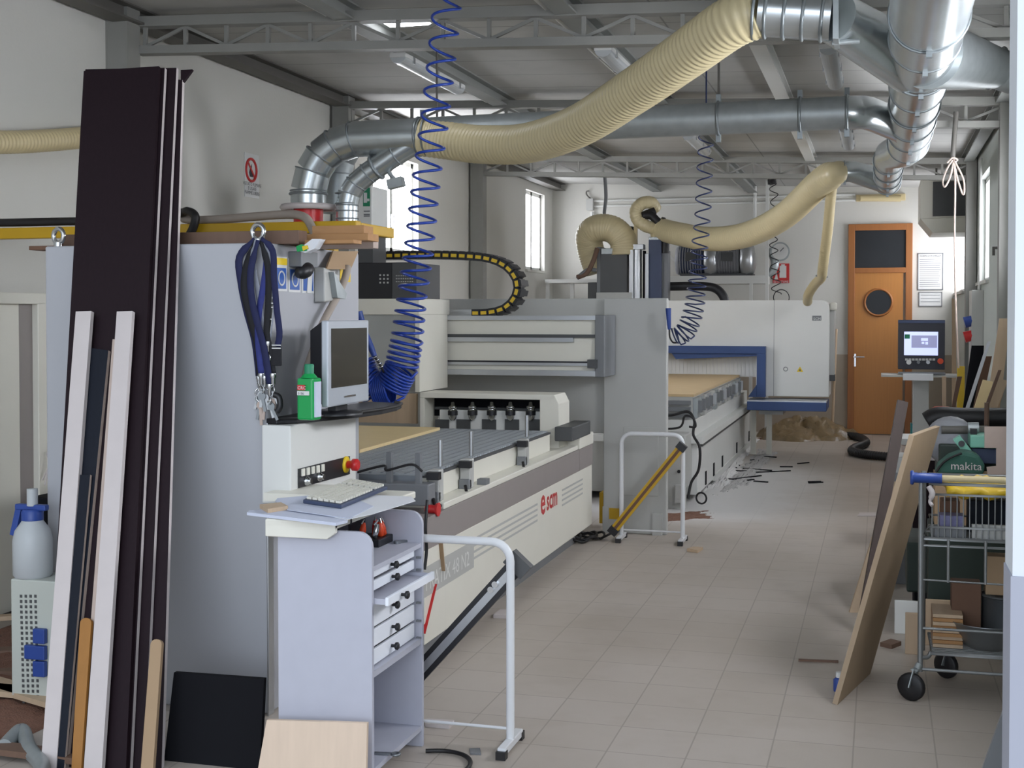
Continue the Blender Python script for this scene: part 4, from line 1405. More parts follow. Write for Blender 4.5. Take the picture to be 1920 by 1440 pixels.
B().cyl(P(645, 517, X=CX1 + .003), P(645, 517, X=CX1 + .003) + V((.002, 0, 0)), .014, 16).build('sticker_mark', 'ink', t)
a_, c_ = P(618, 520, X=CX1), P(634, 505, X=CX1)
B().box(CX1, CX1 + .002, a_.y - .04, c_.y, a_.z - .02, c_.z).build('white_label', 'sign_white', t)
c = P(612, 537, X=CX1)
B().prism([(CX1, c.y - .13, c.z - .07), (CX1, c.y + .02, c.z - .06), (CX1, c.y + .03, c.z + .05), (CX1, c.y - .13, c.z + .08)], (.05, 0, 0)).build('isolator_plate', 'machine_grey', t, bevel=.006)
B().prism([(CX1 + .05, c.y - .09, c.z + .06), (CX1 + .05, c.y + .05, c.z - .03), (CX1 + .05, c.y + .04, c.z - .055), (CX1 + .05, c.y - .05, c.z - .05)], (.025, 0, 0)).build('isolator_handle', 'galv_dull', t)
# console box
QX = -2.22
q0, q1 = P(545, 860, X=QX), P(668, 860, X=QX)
cz0, cz1 = .855, 1.165
cb_ = B().box(CX1, QX, q0.y, q1.y, cz0, cz1).build('console_box', 'white_paint', t, bevel=.006)
cor = [P(u, v, X=QX + .002) for u, v in ((559, 879), (655, 855), (655, 889), (559, 915))]
pn = B().prism(cor, (.003, 0, 0)).build('button_panel', 'black_plastic', cb_)
for k in range(5):
    p = P(567 + k * 9.2, 886 - k * 2.1, X=QX + .004)
    B().box(QX + .004, QX + .012, p.y - .014, p.y + .012, p.z - .014, p.z + .016).build('button', 'cream_paint', cb_, bevel=.002)
for u, v in ((573, 902), (597, 894)):
    p = P(u, v, X=QX + .004)
    B().lathe(p, [(.018, 0), (.018, .012), (.012, .016), (.012, .026)], 18, (1, 0, 0)).build('knob', 'chrome', cb_)
p = P(648, 871, X=QX + .004)
B().lathe(p, [(.036, 0), (.036, .006), (.026, .01)], 24, (1, 0, 0)).build('stop_ring', 'sign_yellow', cb_)
B().lathe(p, [(.017, .005), (.017, .03), (.026, .034), (.026, .055), (.02, .06)], 24, (1, 0, 0)).build('emergency_stop', 'red_plastic', cb_)
# black half-round shelf
ol = [(CX1 + .001, 4.68), (-2.29, 4.66), (-2.23, 4.72), (-2.16, 4.86), (-2.10, 5.05), (-2.075, 5.25), (-2.085, 5.45), (-2.12, 5.60), (-2.18, 5.68), (CX1 + .001, 5.72)]
SZ = 1.168
B().prism([(x, y, SZ) for x, y in ol], (0, 0, .02)).build('round_shelf', 'black_plastic', t, bevel=.003)
B().tube([(x, y, SZ + .022) for x, y in ol[1:-1]], .008, 8).build('shelf_lip', 'black_rubber', t)
for u in (582, 660):
    p = P(u, 790, Z=SZ)
    B().box(CX1, CX1 + .12, p.y - .01, p.y + .01, SZ - .05, SZ).build('shelf_bracket', 'alu', t)
ST = SZ + .02
# monitor
MXX = -2.10
c4 = [P(u, v, X=MXX) for u, v in ((615, 601), (690, 596), (693, 748), (623, 763))]
ya, yb = c4[0].y, c4[1].y + .01
zt2, zb2 = c4[0].z, c4[3].z
t = thing('monitor', 'silver flat monitor with dark screen on the round black shelf', 'monitor', (MXX - .05, (ya + yb) / 2, ST))
B().box(MXX - .03, MXX, ya, yb, zb2, zt2).build('bezel', 'monitor_silver', t, bevel=.006)
B().box(MXX - .0, MXX + .002, ya + .03, yb - .028, zb2 + .075, zt2 - .032).build('screen', 'screen_dark', t)
B().box(MXX + .0, MXX + .003, (ya + yb) / 2 - .06, (ya + yb) / 2 + .06, zb2 + .03, zb2 + .037).build('brand_strip', 'chrome', t)
B().prism([(MXX - .03, ya + .005, zt2 - .005), (MXX - .09, ya + .03, zt2 - .04), (MXX - .09, ya + .03, zb2 + .08), (MXX - .03, ya + .005, zb2 + .01)], (0, yb - ya - .03, 0)).build('rear_shell', 'black_plastic', t)
ym = (ya + yb) / 2
B().box(MXX - .07, MXX - .035, ym - .06, ym + .06, ST, zb2 + .1).build('stand_neck', 'black_plastic', t)
B().lathe((MXX - .06, ym, ST), [(.11, 0), (.11, .012), (.06, .02)], 28).build('stand_base', 'black_plastic', t)
# green oil can
c = P(580, 787, Z=ST)
t = thing('oil_can', 'bright green spray can with silver side label on the round black shelf', 'can', c)
w_, d_, h_ = .036, .030, .165
B().obox(c + V((0, 0, h_ / 2)), V((w_, -.005, 0)), V((.006, d_, 0)), V((0, 0, h_ / 2))).build('can_body', 'green_can', t, bevel=.008)
B().lathe(c + V((0, 0, h_)), [(.034, 0), (.024, .012), (.02, .016)], 20).build('shoulder', 'green_can', t)
B().lathe(c + V((0, 0, h_ + .014)), [(.019, 0), (.019, .035), (.016, .04)], 20).build('cap', 'sign_green', t)
B().box(c.x - .033, c.x - .002, c.y - d_ - .008, c.y - d_ + .002, c.z + .118, c.z + .138).build('red_logo', 'red_plastic', t)
text('CRC', (c.x - .032, c.y - d_ - .008, c.z + .121), (1, 0, 0), (0, 0, 1), .013, 'sign_white', 'lettering', t, .001)
lb = B().box(c.x - .034, c.x + .016, c.y - d_ - .008, c.y - d_ + .002, c.z + .098, c.z + .114).build('name_strip', 'sign_white', t)
text('5-56', (c.x - .030, c.y - d_ - .0085, c.z + .1005), (1, 0, 0), (0, 0, 1), .010, 'ink', 'lettering', t, .001)
B().box(c.x + w_ - .004, c.x + w_ + .005, c.y - d_ + .006, c.y + d_ - .008, c.z + .012, c.z + .15).build('side_label', 'paper_blue', t)
# tray
TYn = 3.965
tx0, tx1 = P(497, 990, Y=TYn).x, P(628, 990, Y=TYn).x
ty1 = P(780, 940, X=tx1).y
TT = .912
t = thing('keyboard_tray', 'pale grey keyboard tray jutting from the console over the drawers', 'tray', ((tx0 + tx1) / 2, 4.4, .88))
B().box(tx0, tx1, TYn, ty1, .884, TT).build('tray_top', 'cream_paint', t, bevel=.006)
B().prism([(tx0, TYn, .852), (tx0, TYn, TT - .002), (tx1, TYn, TT - .002), (tx1 - .0, TYn, .873), (tx1 - .03, TYn, .852)], (0, .022, 0)).build('front_lip', 'cream_paint', t, bevel=.003)
B().box(tx0 - .3, tx0 + .05, 4.55, ty1 + .1, .88, TT - .002).build('side_arm', 'cream_paint', t)
p = P(658, 978, X=tx1)
B().box(tx1 - .001, tx1 + .002, p.y - .006, p.y + .006, .882, TT - .004).build('slot', 'ink', t)
# papers on the tray
PZ = TT + .002


def sheet(name, px, z, th, mat, lab, cat, grp=None):
    pts = [P(u, v, Z=z) for u, v in px]
    return tag(B().prism(pts, (0, 0, th)).build(name, mat), lab, cat, grp)


sheet('magazine', [(463, 966), (468, 962), (528, 958), (640, 972), (652, 980), (630, 986)], PZ, .010, 'paper_blue', 'thin blue magazine at the front edge of the tray, sticking out at left', 'magazine')
sheet('paper_sheet', [(540, 952), (600, 925), (772, 932), (779, 940), (700, 964), (650, 975)], PZ + .0105, .002, 'paper', 'large white drawing sheet spread under the keyboard', 'paper')
sheet('paper_sheet', [(516, 940), (520, 935), (640, 925), (700, 950), (655, 973), (540, 957)], PZ + .013, .002, 'paper_blue', 'bluish paper sheet on top, its corner pointing left', 'paper')
sheet('wood_offcut', [(487, 953), (527, 949), (540, 956), (502, 962)], PZ + .0105, .014, 'pale_wood', 'small pale wood offcut at the left end of the tray', 'wood')
kz = PZ + .016
kc = [P(u, v, Z=kz + .015) for u, v in ((568, 936), (640, 946), (727, 911), (655, 899))]
t = thing('keyboard', 'beige and dark keyboard lying slanted on the papers', 'keyboard', (sum(kc, V()) / 4) + V((0, 0, -.015)))
B().prism([p + V((0, 0, -.015)) for p in kc], (0, 0, .014)).build('keyboard_base', 'motor_blue', t, bevel=.003)
kk = B()


def bl_(a, b):
    return kc[0] * (1 - a) * (1 - b) + kc[3] * a * (1 - b) + kc[2] * a * b + kc[1] * (1 - a) * b


for i in range(18):
    for j in range(6):
        if i in (13, ):
            continue
        a0, a1, b0, b1 = .03 + i * .0527, .03 + i * .0527 + .044, .06 + j * .15, .06 + j * .15 + .125
        kk.prism([bl_(a0, b0), bl_(a1, b0), bl_(a1, b1), bl_(a0, b1)], (0, 0, .008))
kk.build('keys', 'cream_paint', t)

# lanyards on the eyebolt
LY = CY0 - .012
lan = [('navy lanyard, leftmost of the bunch on the cabinet eyebolt', 'fabric_navy', [(478, 448), (449, 482), (452, 530), (462, 580), (478, 640), (486, 705)], .030),
       ('black lanyard inside the navy one on the eyebolt', 'fabric_black', [(480, 450), (462, 500), (458, 545), (470, 600), (483, 650), (488, 715)], .030),
       ('grey lanyard crossing the middle of the bunch on the eyebolt', 'fabric_grey', [(480, 450), (474, 490), (484, 550), (490, 600), (492, 660), (497, 705)], .022),
       ('violet blue lanyard hanging nearest the centre of the bunch', 'fabric_blue', [(492, 448), (500, 480), (494, 535), (485, 590), (484, 640), (490, 700)], .026),
       ('pale lanyard with white lettering, right in the bunch', 'fabric_grey', [(492, 450), (508, 490), (513, 540), (510, 580), (506, 615), (503, 640)], .020),
       ('second black lanyard, right of the violet one in the bunch', 'fabric_black', [(488, 450), (502, 500), (503, 560), (500, 620), (506, 660), (512, 700)], .026),
       ('navy lanyard crossing behind to the lower right of the bunch', 'fabric_navy', [(484, 450), (470, 510), (474, 570), (492, 640), (500, 680), (506, 720)], .028),
       ('dark blue lanyard at the right edge of the bunch ending in a black tab', 'fabric_navy', [(490, 447), (511, 470), (514, 520), (519, 580), (524, 625), (520, 650)], .026)]
for k, (lab, mt, px, wd) in enumerate(lan):
    pts = bez([P(u, v, Y=LY - .006 * k) for u, v in px], 5)
    t = thing('lanyard', lab, 'lanyard', pts[0], 'lanyards on the eyebolt')
    gr = []
    for i, p in enumerate(pts):
        d_ = pts[min(i + 1, len(pts) - 1)] - pts[max(i - 1, 0)]
        n_ = V((-d_.z, 0, d_.x)).normalized()
        w2 = wd * (.5 if 2 < i else .3)
        gr.append([p - n_ * w2, p, p + n_ * w2])
    B().sheet(gr).build('strap', mt, t, solid=.003)
    e = pts[-1]
    if k == len(lan) - 1:
        B().box(e.x - .02, e.x + .018, e.y - .006, e.y + .004, e.z - .075, e.z).build('black_tab', 'fabric_black', t, bevel=.003)
        for zz in (.012, .024):
            B().box(e.x - .02, e.x + .018, e.y - .008, e.y - .006, e.z + zz - .02, e.z + zz - .016).build('white_stripe', 'sign_white', t)
    else:
        B().lathe(e + V((0, 0, -.05)), [(.004, 0), (.009, .01), (.009, .03), (.014, .04), (.012, .05)], 12).build('metal_clip', 'chrome', t)
        B().ring(e + V((0, 0, -.065)), (0.3 * k - .5, 1, 0), .016, .003, 18).build('key_ring', 'chrome', t)
        for j in range(2):
            a_ = -.35 + .35 * j + .1 * k
            q_ = e + V((0, -.003 * j, -.075))
            r_ = q_ + V((math.sin(a_) * .06, 0, -math.cos(a_) * (.06 + .02 * ((k + j) % 3))))
            kb = B().bar(q_.lerp(r_, .3), r_, .012, .003, (0, 1, 0))
            kb.cyl(q_.lerp(r_, .2) + V((0, -.002, 0)), q_.lerp(r_, .2) + V((0, .002, 0)), .016, 14)
            kb.build('key', ['alu', 'pot_metal', 'edge_pale'][(k + j) % 3], t)
    if k == 4:
        dots = B()
        for j in range(6, len(pts) - 2):
            for m_ in range(3):
                d_ = pts[j].lerp(pts[j + 1], m_ / 3)
                dots.box(d_.x - .004, d_.x + .005, d_.y - .004, d_.y - .002, d_.z - .005, d_.z + .005)
        dots.build('white_lettering', 'sign_white', t)
c = P(520, 755, Y=LY - .03)
tag(B().tube(bez([P(514, 740, Y=LY - .04), P(523, 745, Y=LY - .04), P(525, 762, Y=LY - .04), P(519, 772, Y=LY - .04)], 6), .012, 10).build('key_fob', 'black_plastic'), 'curved black key fob at the bottom of the lanyard bunch', 'key fob')

# things on top of the cabinet
def on_top(name, mat, u0, u1, y0, y1, z0, z1, lab, cat, rz=0.0, grp=None):
    x0, x1 = P(u0, 460, Y=y0).x, P(u1, 460, Y=y0).x
    c = V(((x0 + x1) / 2, (y0 + y1) / 2, (z0 + z1) / 2))
    ca, sa = math.cos(rz), math.sin(rz)
    o = B().obox(c, V((ca, sa, 0)) * (x1 - x0) / 2, V((-sa, ca, 0)) * (y1 - y0) / 2, V((0, 0, (z1 - z0) / 2))).build(name, mat, None, bevel=.002)
    return tag(o, lab, cat, grp)


g_ = 'boards lying on the cabinet'
on_top('wooden_plank', 'brown_wood', 118, 560, 4.80, 4.88, CZ1, CZ1 + .055, 'long grey brown plank lying along the top front of the cabinet', 'plank', 0, g_)
on_top('wooden_plank', 'cardboard_dark', 54, 560, 4.95, 5.05, CZ1, CZ1 + .018, 'thin dark plank on the cabinet, its end jutting out at upper left', 'plank', 0, g_)
on_top('wooden_plank', 'oak', 540, 690, 4.98, 5.10, CZ1 + .02, CZ1 + .05, 'oak strip on the cabinet whose pale end juts right', 'plank', 0, g_)
on_top('wooden_plank', 'oak', 585, 680, 5.0, 5.12, CZ1 + .05, CZ1 + .085, 'topmost oak block of the stack on the cabinet', 'plank', .05, g_)
on_top('wooden_plank', 'edge_pale', 520, 700, 5.2, 5.26, CZ1, CZ1 + .06, 'pale strip at the back of the cabinet stack', 'plank', .0, g_)
on_top('wooden_plank', 'oak', 560, 662, 4.86, 4.95, CZ1 + .002, CZ1 + .018, 'flat oak piece under the white bag on the cabinet', 'plank', .03, g_)
a_ = [P(u, v, X=CX1 + .02 + .02 * (v > 480)) for u, v in ((622, 471), (669, 471), (655, 505), (609, 505))]
tag(B().prism(a_, (.008, 0, .0)).build('cardboard_flap', 'cardboard'), 'brown cardboard flap hanging over the cabinet side by the grey hose', 'cardboard')
t = thing('folded_bag', 'white paper bag with green and yellow end on the cabinet edge', 'bag', P(578, 470, Y=4.82))
pts = [P(u, v, Y=4.80) for u, v in ((556, 470), (585, 448), (601, 448), (590, 466), (572, 474))]
B().prism(pts, (0, .05, 0)).build('white_fold', 'paper', t)
pts = [P(u, v, Y=4.795) for u, v in ((555, 462), (565, 458), (575, 462), (575, 470), (557, 472))]
B().prism(pts, (0, .04, 0)).build('green_end', 'green_can', t)
pts = [P(u, v, Y=4.79) for u, v in ((566, 462), (575, 460), (577, 466), (568, 470))]
B().prism(pts, (0, .03, 0)).build('yellow_label', 'sign_yellow', t)
a_, c_ = P(553, 500, X=CX1 + .03), P(584, 474, X=CX1 + .03)
t = thing('grey_holder', 'small dark grey holder fixed high on the cabinet side, black glove below', 'holder', (CX1, (a_.y + c_.y) / 2, a_.z))
B().box(CX1, CX1 + .06, a_.y, c_.y, a_.z, c_.z).build('holder_box', 'mid_grey', t, bevel=.004)
B().tube(bez([P(557, 516, X=CX1 + .04), P(566, 510, X=CX1 + .05), P(575, 505, X=CX1 + .05), P(581, 502, X=CX1 + .04)], 6), [.014 + .02 * math.sin(i / 18 * math.pi) for i in range(19)], 12).build('black_bundle', 'black_plastic', t)
# grey conduit down the side
pts = bez([P(652, 500, X=CX1 + .05), P(646, 525, X=CX1 + .05), P(630, 560, X=CX1 + .05), P(606, 605, X=CX1 + .05), P(590, 650, X=CX1 + .04), P(576, 692, X=CX1 + .04), P(572, 730, X=CX1 + .03), P(572, 783, X=CX1 + .03)], 10)
tag(B().tube(pts, .017, 14).build('grey_conduit', 'hose_grey'), 'grey flexible conduit running down the cabinet side behind monitor and can', 'hose')
# yellow steel frame behind
YY = 5.70
a_, c_ = P(-50, 428, Y=YY), P(668, 425, Y=YY)
zb_ = P(640, 436, Y=YY).z
a_.x = max(a_.x, -4.46)
t = thing('yellow_gantry', 'yellow steel beam on posts behind the cabinet, hoses lying over it', 'frame', ((a_.x + c_.x) / 2, YY, 0))
B().box(a_.x, c_.x, YY, YY + .06, zb_, zb_ + .056).build('beam', 'yellow_paint', t, bevel=.004)
B().box(c_.x - .05, c_.x, YY + .06, YY + .5, zb_, zb_ + .05).build('beam', 'yellow_paint', t, bevel=.004)
for x in (c_.x - .14, c_.x - 1.3):
    B().box(x - .025, x + .025, YY + .003, YY + .055, 0, zb_).build('post', 'yellow_paint', t)
pts = bez([P(-50, 418, Y=YY + .02), P(40, 417, Y=YY + .02), P(140, 415, Y=YY + .02), P(250, 414, Y=YY + .02), P(335, 400, Y=YY + .01), P(352, 396, Y=YY - .02), P(366, 405, Y=YY - .04), P(363, 425, Y=YY - .04), P(354, 443, Y=YY - .03)], 8)
tag(B().tube(pts, .021, 12).build('black_hose', 'black_rubber'), 'black hose lying along the yellow beam at upper left', 'hose')
pts = bez([P(335, 402, Y=YY + .09), P(352, 412, Y=YY + .04), P(400, 412, Y=YY + .03), P(480, 406, Y=YY + .03), P(545, 402, Y=YY + .02), P(572, 408, Y=YY - .02), P(584, 425, Y=YY - .05), P(592, 445, Y=YY - .12)], 8)
tag(B().tube(pts, .021, 12).build('grey_hose', 'hose_grey'), 'grey hose lying on the yellow beam and dropping onto the wood stack', 'hose')

# ================================================================ drawer unit
UX0, UX1, UY0, UY1, UZ = -1.963, -1.62, 4.0, 4.51, .876
t = thing('drawer_unit', 'pale lilac drawer cabinet with black knobs beside the control cabinet', 'drawers', ((UX0 + UX1) / 2, 4.25, 0))


def side_panel(y):
    r = .05
    poly = [(UX0, y, 0), (UX1, y, 0)] + [(UX1 - r + r * math.cos(i / 6 * math.pi / 2), y, UZ - r + r * math.sin(i / 6 * math.pi / 2)) for i in range(7)] + [(UX0, y, UZ)]
    return B().prism(poly, (0, .018, 0)).build('side_panel', 'lilac_panel', t, bevel=.002)


side_panel(UY0)
side_panel(UY1 - .018)
B().box(UX0, UX0 + .012, UY0 + .018, UY1 - .018, .05, UZ).build('back_panel', 'lilac_panel', t)
FX = UX1 - .025


def uz(v):
    return P(697, v, X=FX).z


zs = uz(1058)
B().box(UX0 + .012, UX1 - .004, UY0 + .018, UY1 - .018, zs - .016, zs).build('shelf', 'lilac_panel', t)
B().box(UX0 + .012, UX1 - .004, UY0 + .018, UY1 - .018, uz(1265), uz(1253)).build('shelf', 'lilac_panel', t)
B().box(UX0 + .012, UX1 - .004, UY0 + .018, UY1 - .018, .06, .078).build('shelf', 'lilac_panel', t)
for k, (va, vb, out) in enumerate(((1068, 1085, 0), (1092, 1110, 0), (1114, 1130, .075), (1134, 1178, 0), (1183, 1215, 0), (1221, 1250, 0))):
    zt_, zb_ = uz(va), uz(vb)
    dr = B().box(FX - .012 + out, FX + out, UY0 + .022, UY1 - .022 - (.0 if out else .012), zb_, zt_).build('drawer', 'drawer_white', t, bevel=.002)
    bx = B()
    x0, x1 = UX0 + .03 + out, FX - .012 + out
    bx.box(x0, x1, UY0 + .024, UY0 + .032, zb_ + .004, zt_ - .006).box(x0, x1, UY1 - .034 - (.0 if out else .012), UY1 - .026 - (.0 if out else .012), zb_ + .004, zt_ - .006).box(x0, x1, UY0 + .03, UY1 - .03, zb_ + .004, zb_ + .010)
    bx.build('drawer_box', 'lilac_panel', dr)
    ku = (739, 741, 759, 741, 741, 740)[k]
    kv = (1058, 1082, 1107, 1137, 1176, 1216)[k]
    ky = P(ku, kv, X=FX + out + .012).y
    B().lathe((FX + out, ky, (zt_ + zb_) / 2), [(.006, 0), (.006, .012), (.013, .016), (.014, .024), (.009, .028)], 16, (1, 0, 0)).build('knob', 'black_plastic', dr)
    B().box(FX + .004, UX1 - .003, UY1 - .03, UY1 - .0185, zb_ - .008, zb_ - .001).build('runner', 'mid_grey', t)
# tool block with orange handled tools
c = P(706, 1022, Z=zs)
t = thing('tool_block', 'black block holding orange handled cutters on the drawer unit shelf', 'tool holder', c)
B().box(c.x - .09, c.x + .03, c.y - .05, c.y + .10, zs, zs + .028).build('block', 'black_plastic', t, bevel=.003)
B().box(c.x - .09, c.x - .08, c.y - .05, c.y + .10, zs + .028, zs + .085).build('back_plate', 'black_plastic', t)
B().box(c.x - .09, c.x + .03, c.y + .095, c.y + .10, zs + .028, zs + .075).build('end_plate', 'dark_grey', t)
for k, (dx, dy, mt, lab) in enumerate(((.012, .045, 'orange_plastic', 'orange handled cutter at the right end of the black block'), (.010, .02, 'orange_plastic', 'orange handled cutter in the middle of the black block'),
                                       (-.03, .06, 'red_plastic', 'red handled cutter behind the orange ones'), (-.05, -.02, 'orange_plastic', 'dull orange cutter at the left rear of the block'),
                                       (.0, -.025, 'chrome', 'steel cutter at the left front of the block'))):
    q_ = V((c.x + dx, c.y + dy, zs + .028))
    o = B().lathe(q_ + V((0, 0, .0)), [(.004, 0), (.011, .004), (.012, .03), (.009, .045), (.006, .055)], 14, (.1 * (k - 2), .05 * k, 1)).build('router_cutter', mt)
    tag(o, lab, 'tool', 'cutters in the black block')
    B().cyl(q_ + V((.0, 0, .05)), q_ + V((.006 * (k - 2), .003 * k, .066)), .004, 8).build('shank', 'chrome', o)
a_, c_ = P(745, 1017, Z=zs + .004), P(785, 1010, Z=zs + .004)
tag(B().bar(a_, c_, .016, .008).cyl(a_ + V((0, 0, -.004)), a_ + V((0, 0, .006)), .014, 12).build('wrench', 'pot_metal'), 'grey wrench lying on the drawer unit shelf right of the black block', 'wrench')
a_, c_ = P(702, 1412, Z=.082), P(742, 1414, Z=.082)
tag(B().bar(a_, c_, .014, .007).ring(c_, (0, 0, 1), .014, .005, 14).build('wrench', 'pot_metal'), 'steel wrench on the lowest shelf of the drawer unit', 'wrench')

# ================================================================ leaning boards at left
LK = .334
LB = 4.045


def PL(u, v, off):
    """pixel on the leaning plane, off metres in front of the rearmost one"""
    r = RGT * ((u - 960) / FPX) + UPV * ((V0 - v) / FPX) + FWD
    # y = LB - off + LK*z
    tt = (LB - off + LK * CAMH) / (r.y - LK * r.z)
    return CAM + r * tt


def to_floor(a, b):
    t_ = a.z / (a.z - b.z)
    return a + (b - a) * t_


LN = V((0, 1, LK)).normalized()
LNN = V((0, math.cos(math.atan(LK)), -math.sin(math.atan(LK))))


def board(name, px, off, th, mats, lab, cat='board', grp=None, top_round=False):
    """px: top-left, top-right, right at v=1440, left at v=1440"""
    a, b, c, d = [PL(u, v, off) for u, v in px]
    c, d = to_floor(b, c), to_floor(a, d)
    b_ = B()
    poly = [d, c, b, a]
    if top_round:
        m = (a + b) / 2
        up = ((a - d).normalized())
        poly = [d, c] + [m + (b - m) * math.cos(i / 8 * math.pi) + up * (b - m).length * .8 * math.sin(i / 8 * math.pi) for i in range(9)]
    n = len(poly)
    ext = LNN * th
    vs = poly + [p + ext for p in poly]
    b_.add(vs, [tuple(range(n)), tuple(range(2 * n - 1, n - 1, -1))])
    b_.mi = 1 if isinstance(mats, tuple) else 0
    for i in range(n):
        j = (i + 1) % n
        b_.add([vs[i], vs[j], vs[n + j], vs[n + i]], [(3, 2, 1, 0)])
    return tag(b_.build(name, list(mats) if isinstance(mats, tuple) else mats), lab, cat, grp)


G = 'dark boards leaning on the cabinet'
board('wenge_board', [(170, 132), (342, 150), (303, 1440), (110, 1440)], .022, .018, ('wenge', 'edge_white'), 'rearmost tall dark board, its pale edge farthest right', grp=G)
board('wenge_board', [(165, 130), (331, 127), (269, 1440), (105, 1440)], .047, .018, ('wenge', 'edge_white'), 'third tall dark board from the front with pale edge', grp=G)
board('wenge_board', [(160, 130), (309, 127), (244, 1440), (100, 1440)], .072, .018, ('wenge', 'edge_white'), 'second tall dark board, just behind the widest front one', grp=G)
board('wenge_board', [(157, 133), (298, 124), (236, 1440), (84, 1440)], .095, .018, ('wenge', 'wenge'), 'widest dark board, front of the tall leaning stack', grp=G)
o = PL(352, 136, .0)
pts = [PL(u, v, .018) for u, v in ((339, 131), (361, 130), (345, 152), (339, 155))]
tag(B().prism(pts, LNN * .012).build('wenge_offcut', 'wenge'), 'small pointed dark tip at the top right of the leaning stack', 'board')
board('wenge_board', [(168, 652), (203, 657), (124, 1440), (106, 1440)], .115, .018, ('wenge_blue', 'edge_pale'), 'blue black strip between the two white ones, with pale edge', grp=G)
board('wenge_board', [(150, 890), (169, 890), (120, 1440), (104, 1440)], .135, .012, ('wenge_blue', 'edge_pale'), 'shorter blue black strip standing in front of the longer one', grp=G)
board('white_strip', [(142, 584), (171, 583), (105, 1440), (76, 1440)], .140, .020, 'edge_white', 'left white strip standing against the dark boards', grp='white strips on the dark boards')
board('white_strip', [(219, 584), (248, 583), (191, 1440), (157, 1440)], .140, .020, 'edge_white', 'right white strip standing against the dark boards', grp='white strips on the dark boards')
board('wooden_strip', [(211, 636), (216, 636), (158, 1440), (149, 1440)], .120, .010, 'edge_pale', 'thin pale strip peeking out left of the right white strip', 'strip')
board('wooden_strip', [(150, 1168), (171, 1168), (152, 1440), (134, 1440)], .145, .014, 'honey_wood', 'honey coloured strip with rounded top at lower left', 'strip', top_round=True)
board('wooden_strip', [(282, 1208), (303, 1208), (287, 1440), (264, 1440)], .120, .016, 'cardboard', 'short pale round ended strip at the right of the dark stack', 'strip', top_round=True)


def lean_panel(name, px, y_bot, lean, th, mat, lab):
    """panel standing on the floor: px top-left, top-right then right, left further down"""
    def pp(u, v):
        r = RGT * ((u - 960) / FPX) + UPV * ((V0 - v) / FPX) + FWD
        return CAM + r * ((y_bot + lean * CAMH) / (r.y - lean * r.z))
    a, b, c, d = [pp(u, v) for u, v in px]
    c, d = to_floor(b, c), to_floor(a, d)
    return tag(B().prism([d, c, b, a], (0, th, 0)).build(name, mat), lab, 'panel')


lean_panel('black_board', [(326, 1261), (495, 1273), (487, 1440), (306, 1440)], 4.10, .3, .02, 'black_matte', 'black square panel on the floor leaning against the grey cabinet')
lean_panel('plywood_sheet', [(500, 1350), (688, 1356), (686, 1440), (484, 1440)], 3.90, .08, .015, 'plywood', 'pinkish plywood panel leaning on the drawer unit side')
# sprayer, perforated box, door panel at far left
BYY = 4.48
a_, c_ = P(22, 1345, Y=BYY), P(92, 1090, Y=BYY)
t = thing('perforated_box', 'white perforated metal box with blue clips at lower left', 'box', (a_.x + .12, BYY + .07, 0))
bz = .05
B().box(a_.x, a_.x + .25, BYY, BYY + .17, bz, c_.z).build('box_body', 'perforated', t, bevel=.006)
for sx in (.03, .22):
    B().box(a_.x + sx - .015, a_.x + sx + .015, BYY + .03, BYY + .14, 0, bz).build('foot', 'dark_grey', t)
hl = B()
for i in range(21):
    for j in range(4):
        p = P(39 + j * 9 + i * .25, 1118 + i * 9.9, Y=BYY - .002)
        hl.box(p.x - .0055, p.x + .0055, BYY - .0015, BYY, p.z - .006, p.z + .006)
hl.build('perforations', 'dark_grey', t)
for (u0, u1, v0, v1) in ((65, 87, 1179, 1205), (49, 87, 1211, 1234), (65, 87, 1240, 1267)):
    p, r_ = P(u0, v1, Y=BYY - .01), P(u1, v0, Y=BYY - .01)
    B().box(p.x, r_.x, BYY - .025, BYY - .002, p.z, r_.z).build('blue_clip', 'blue_plastic', t, bevel=.004)
c = P(62, 1092, Y=BYY + .07)
c.z = bz + (c_.z - bz)
t = thing('pump_sprayer', 'white pump sprayer with blue handle standing on the perforated box', 'sprayer', c)
B().lathe(c, [(.070, 0), (.078, .01), (.079, .15), (.07, .19), (.045, .225), (.04, .235)], 28).build('tank', 'sprayer_body', t)
B().lathe(c + V((0, 0, .232)), [(.044, 0), (.044, .035), (.036, .045)], 24).build('collar', 'blue_plastic', t)
B().box(c.x - .075, c.x + .07, c.y - .015, c.y + .015, c.z + .272, c.z + .296).build('pump_head', 'blue_plastic', t, bevel=.005)
B().bar(c + V((-.06, 0, .28)), c + V((-.09, 0, .165)), .026, .02, (0, 1, 0)).build('trigger', 'blue_plastic', t)
B().cyl(c + V((.0, 0, .29)), c + V((.0, 0, .36)), .022, 16).build('pump_rod', 'sprayer_body', t)
a_ = P(-30, 546, X=-4.42)
t = thing('white_door_panel', 'large white framed panel door standing by left wall at the edge', 'door', (-4.44, 6.0, 0))
yy0, yy1 = P(-60, 600, X=-4.42).y, P(108, 600, X=-4.42).y
zt3 = P(40, 549, X=-4.42).z
B().box(-4.48, -4.44, yy0, yy1, 0, zt3 - .05).build('door_panel', 'cream_paint', t)
yg = P(62, 700, X=-4.42).y
B().box(-4.44, -4.40, yg + .02, yy1, 0, zt3 - .05).box(-4.44, -4.40, yy0, yy1, zt3 - .06, zt3).build('frame', 'cream_paint', t, bevel=.004)
B().box(-4.441, -4.437, yg - .09, yg + .02, 0, zt3 - .06).build('recess_strip', 'band_grey', t)
pts = bez([P(80, 900, X=-4.38), P(92, 870, X=-4.38), P(88, 850, X=-4.38), P(96, 845, X=-4.36), P(90, 880, X=-4.36), P(84, 910, X=-4.36)], 6)
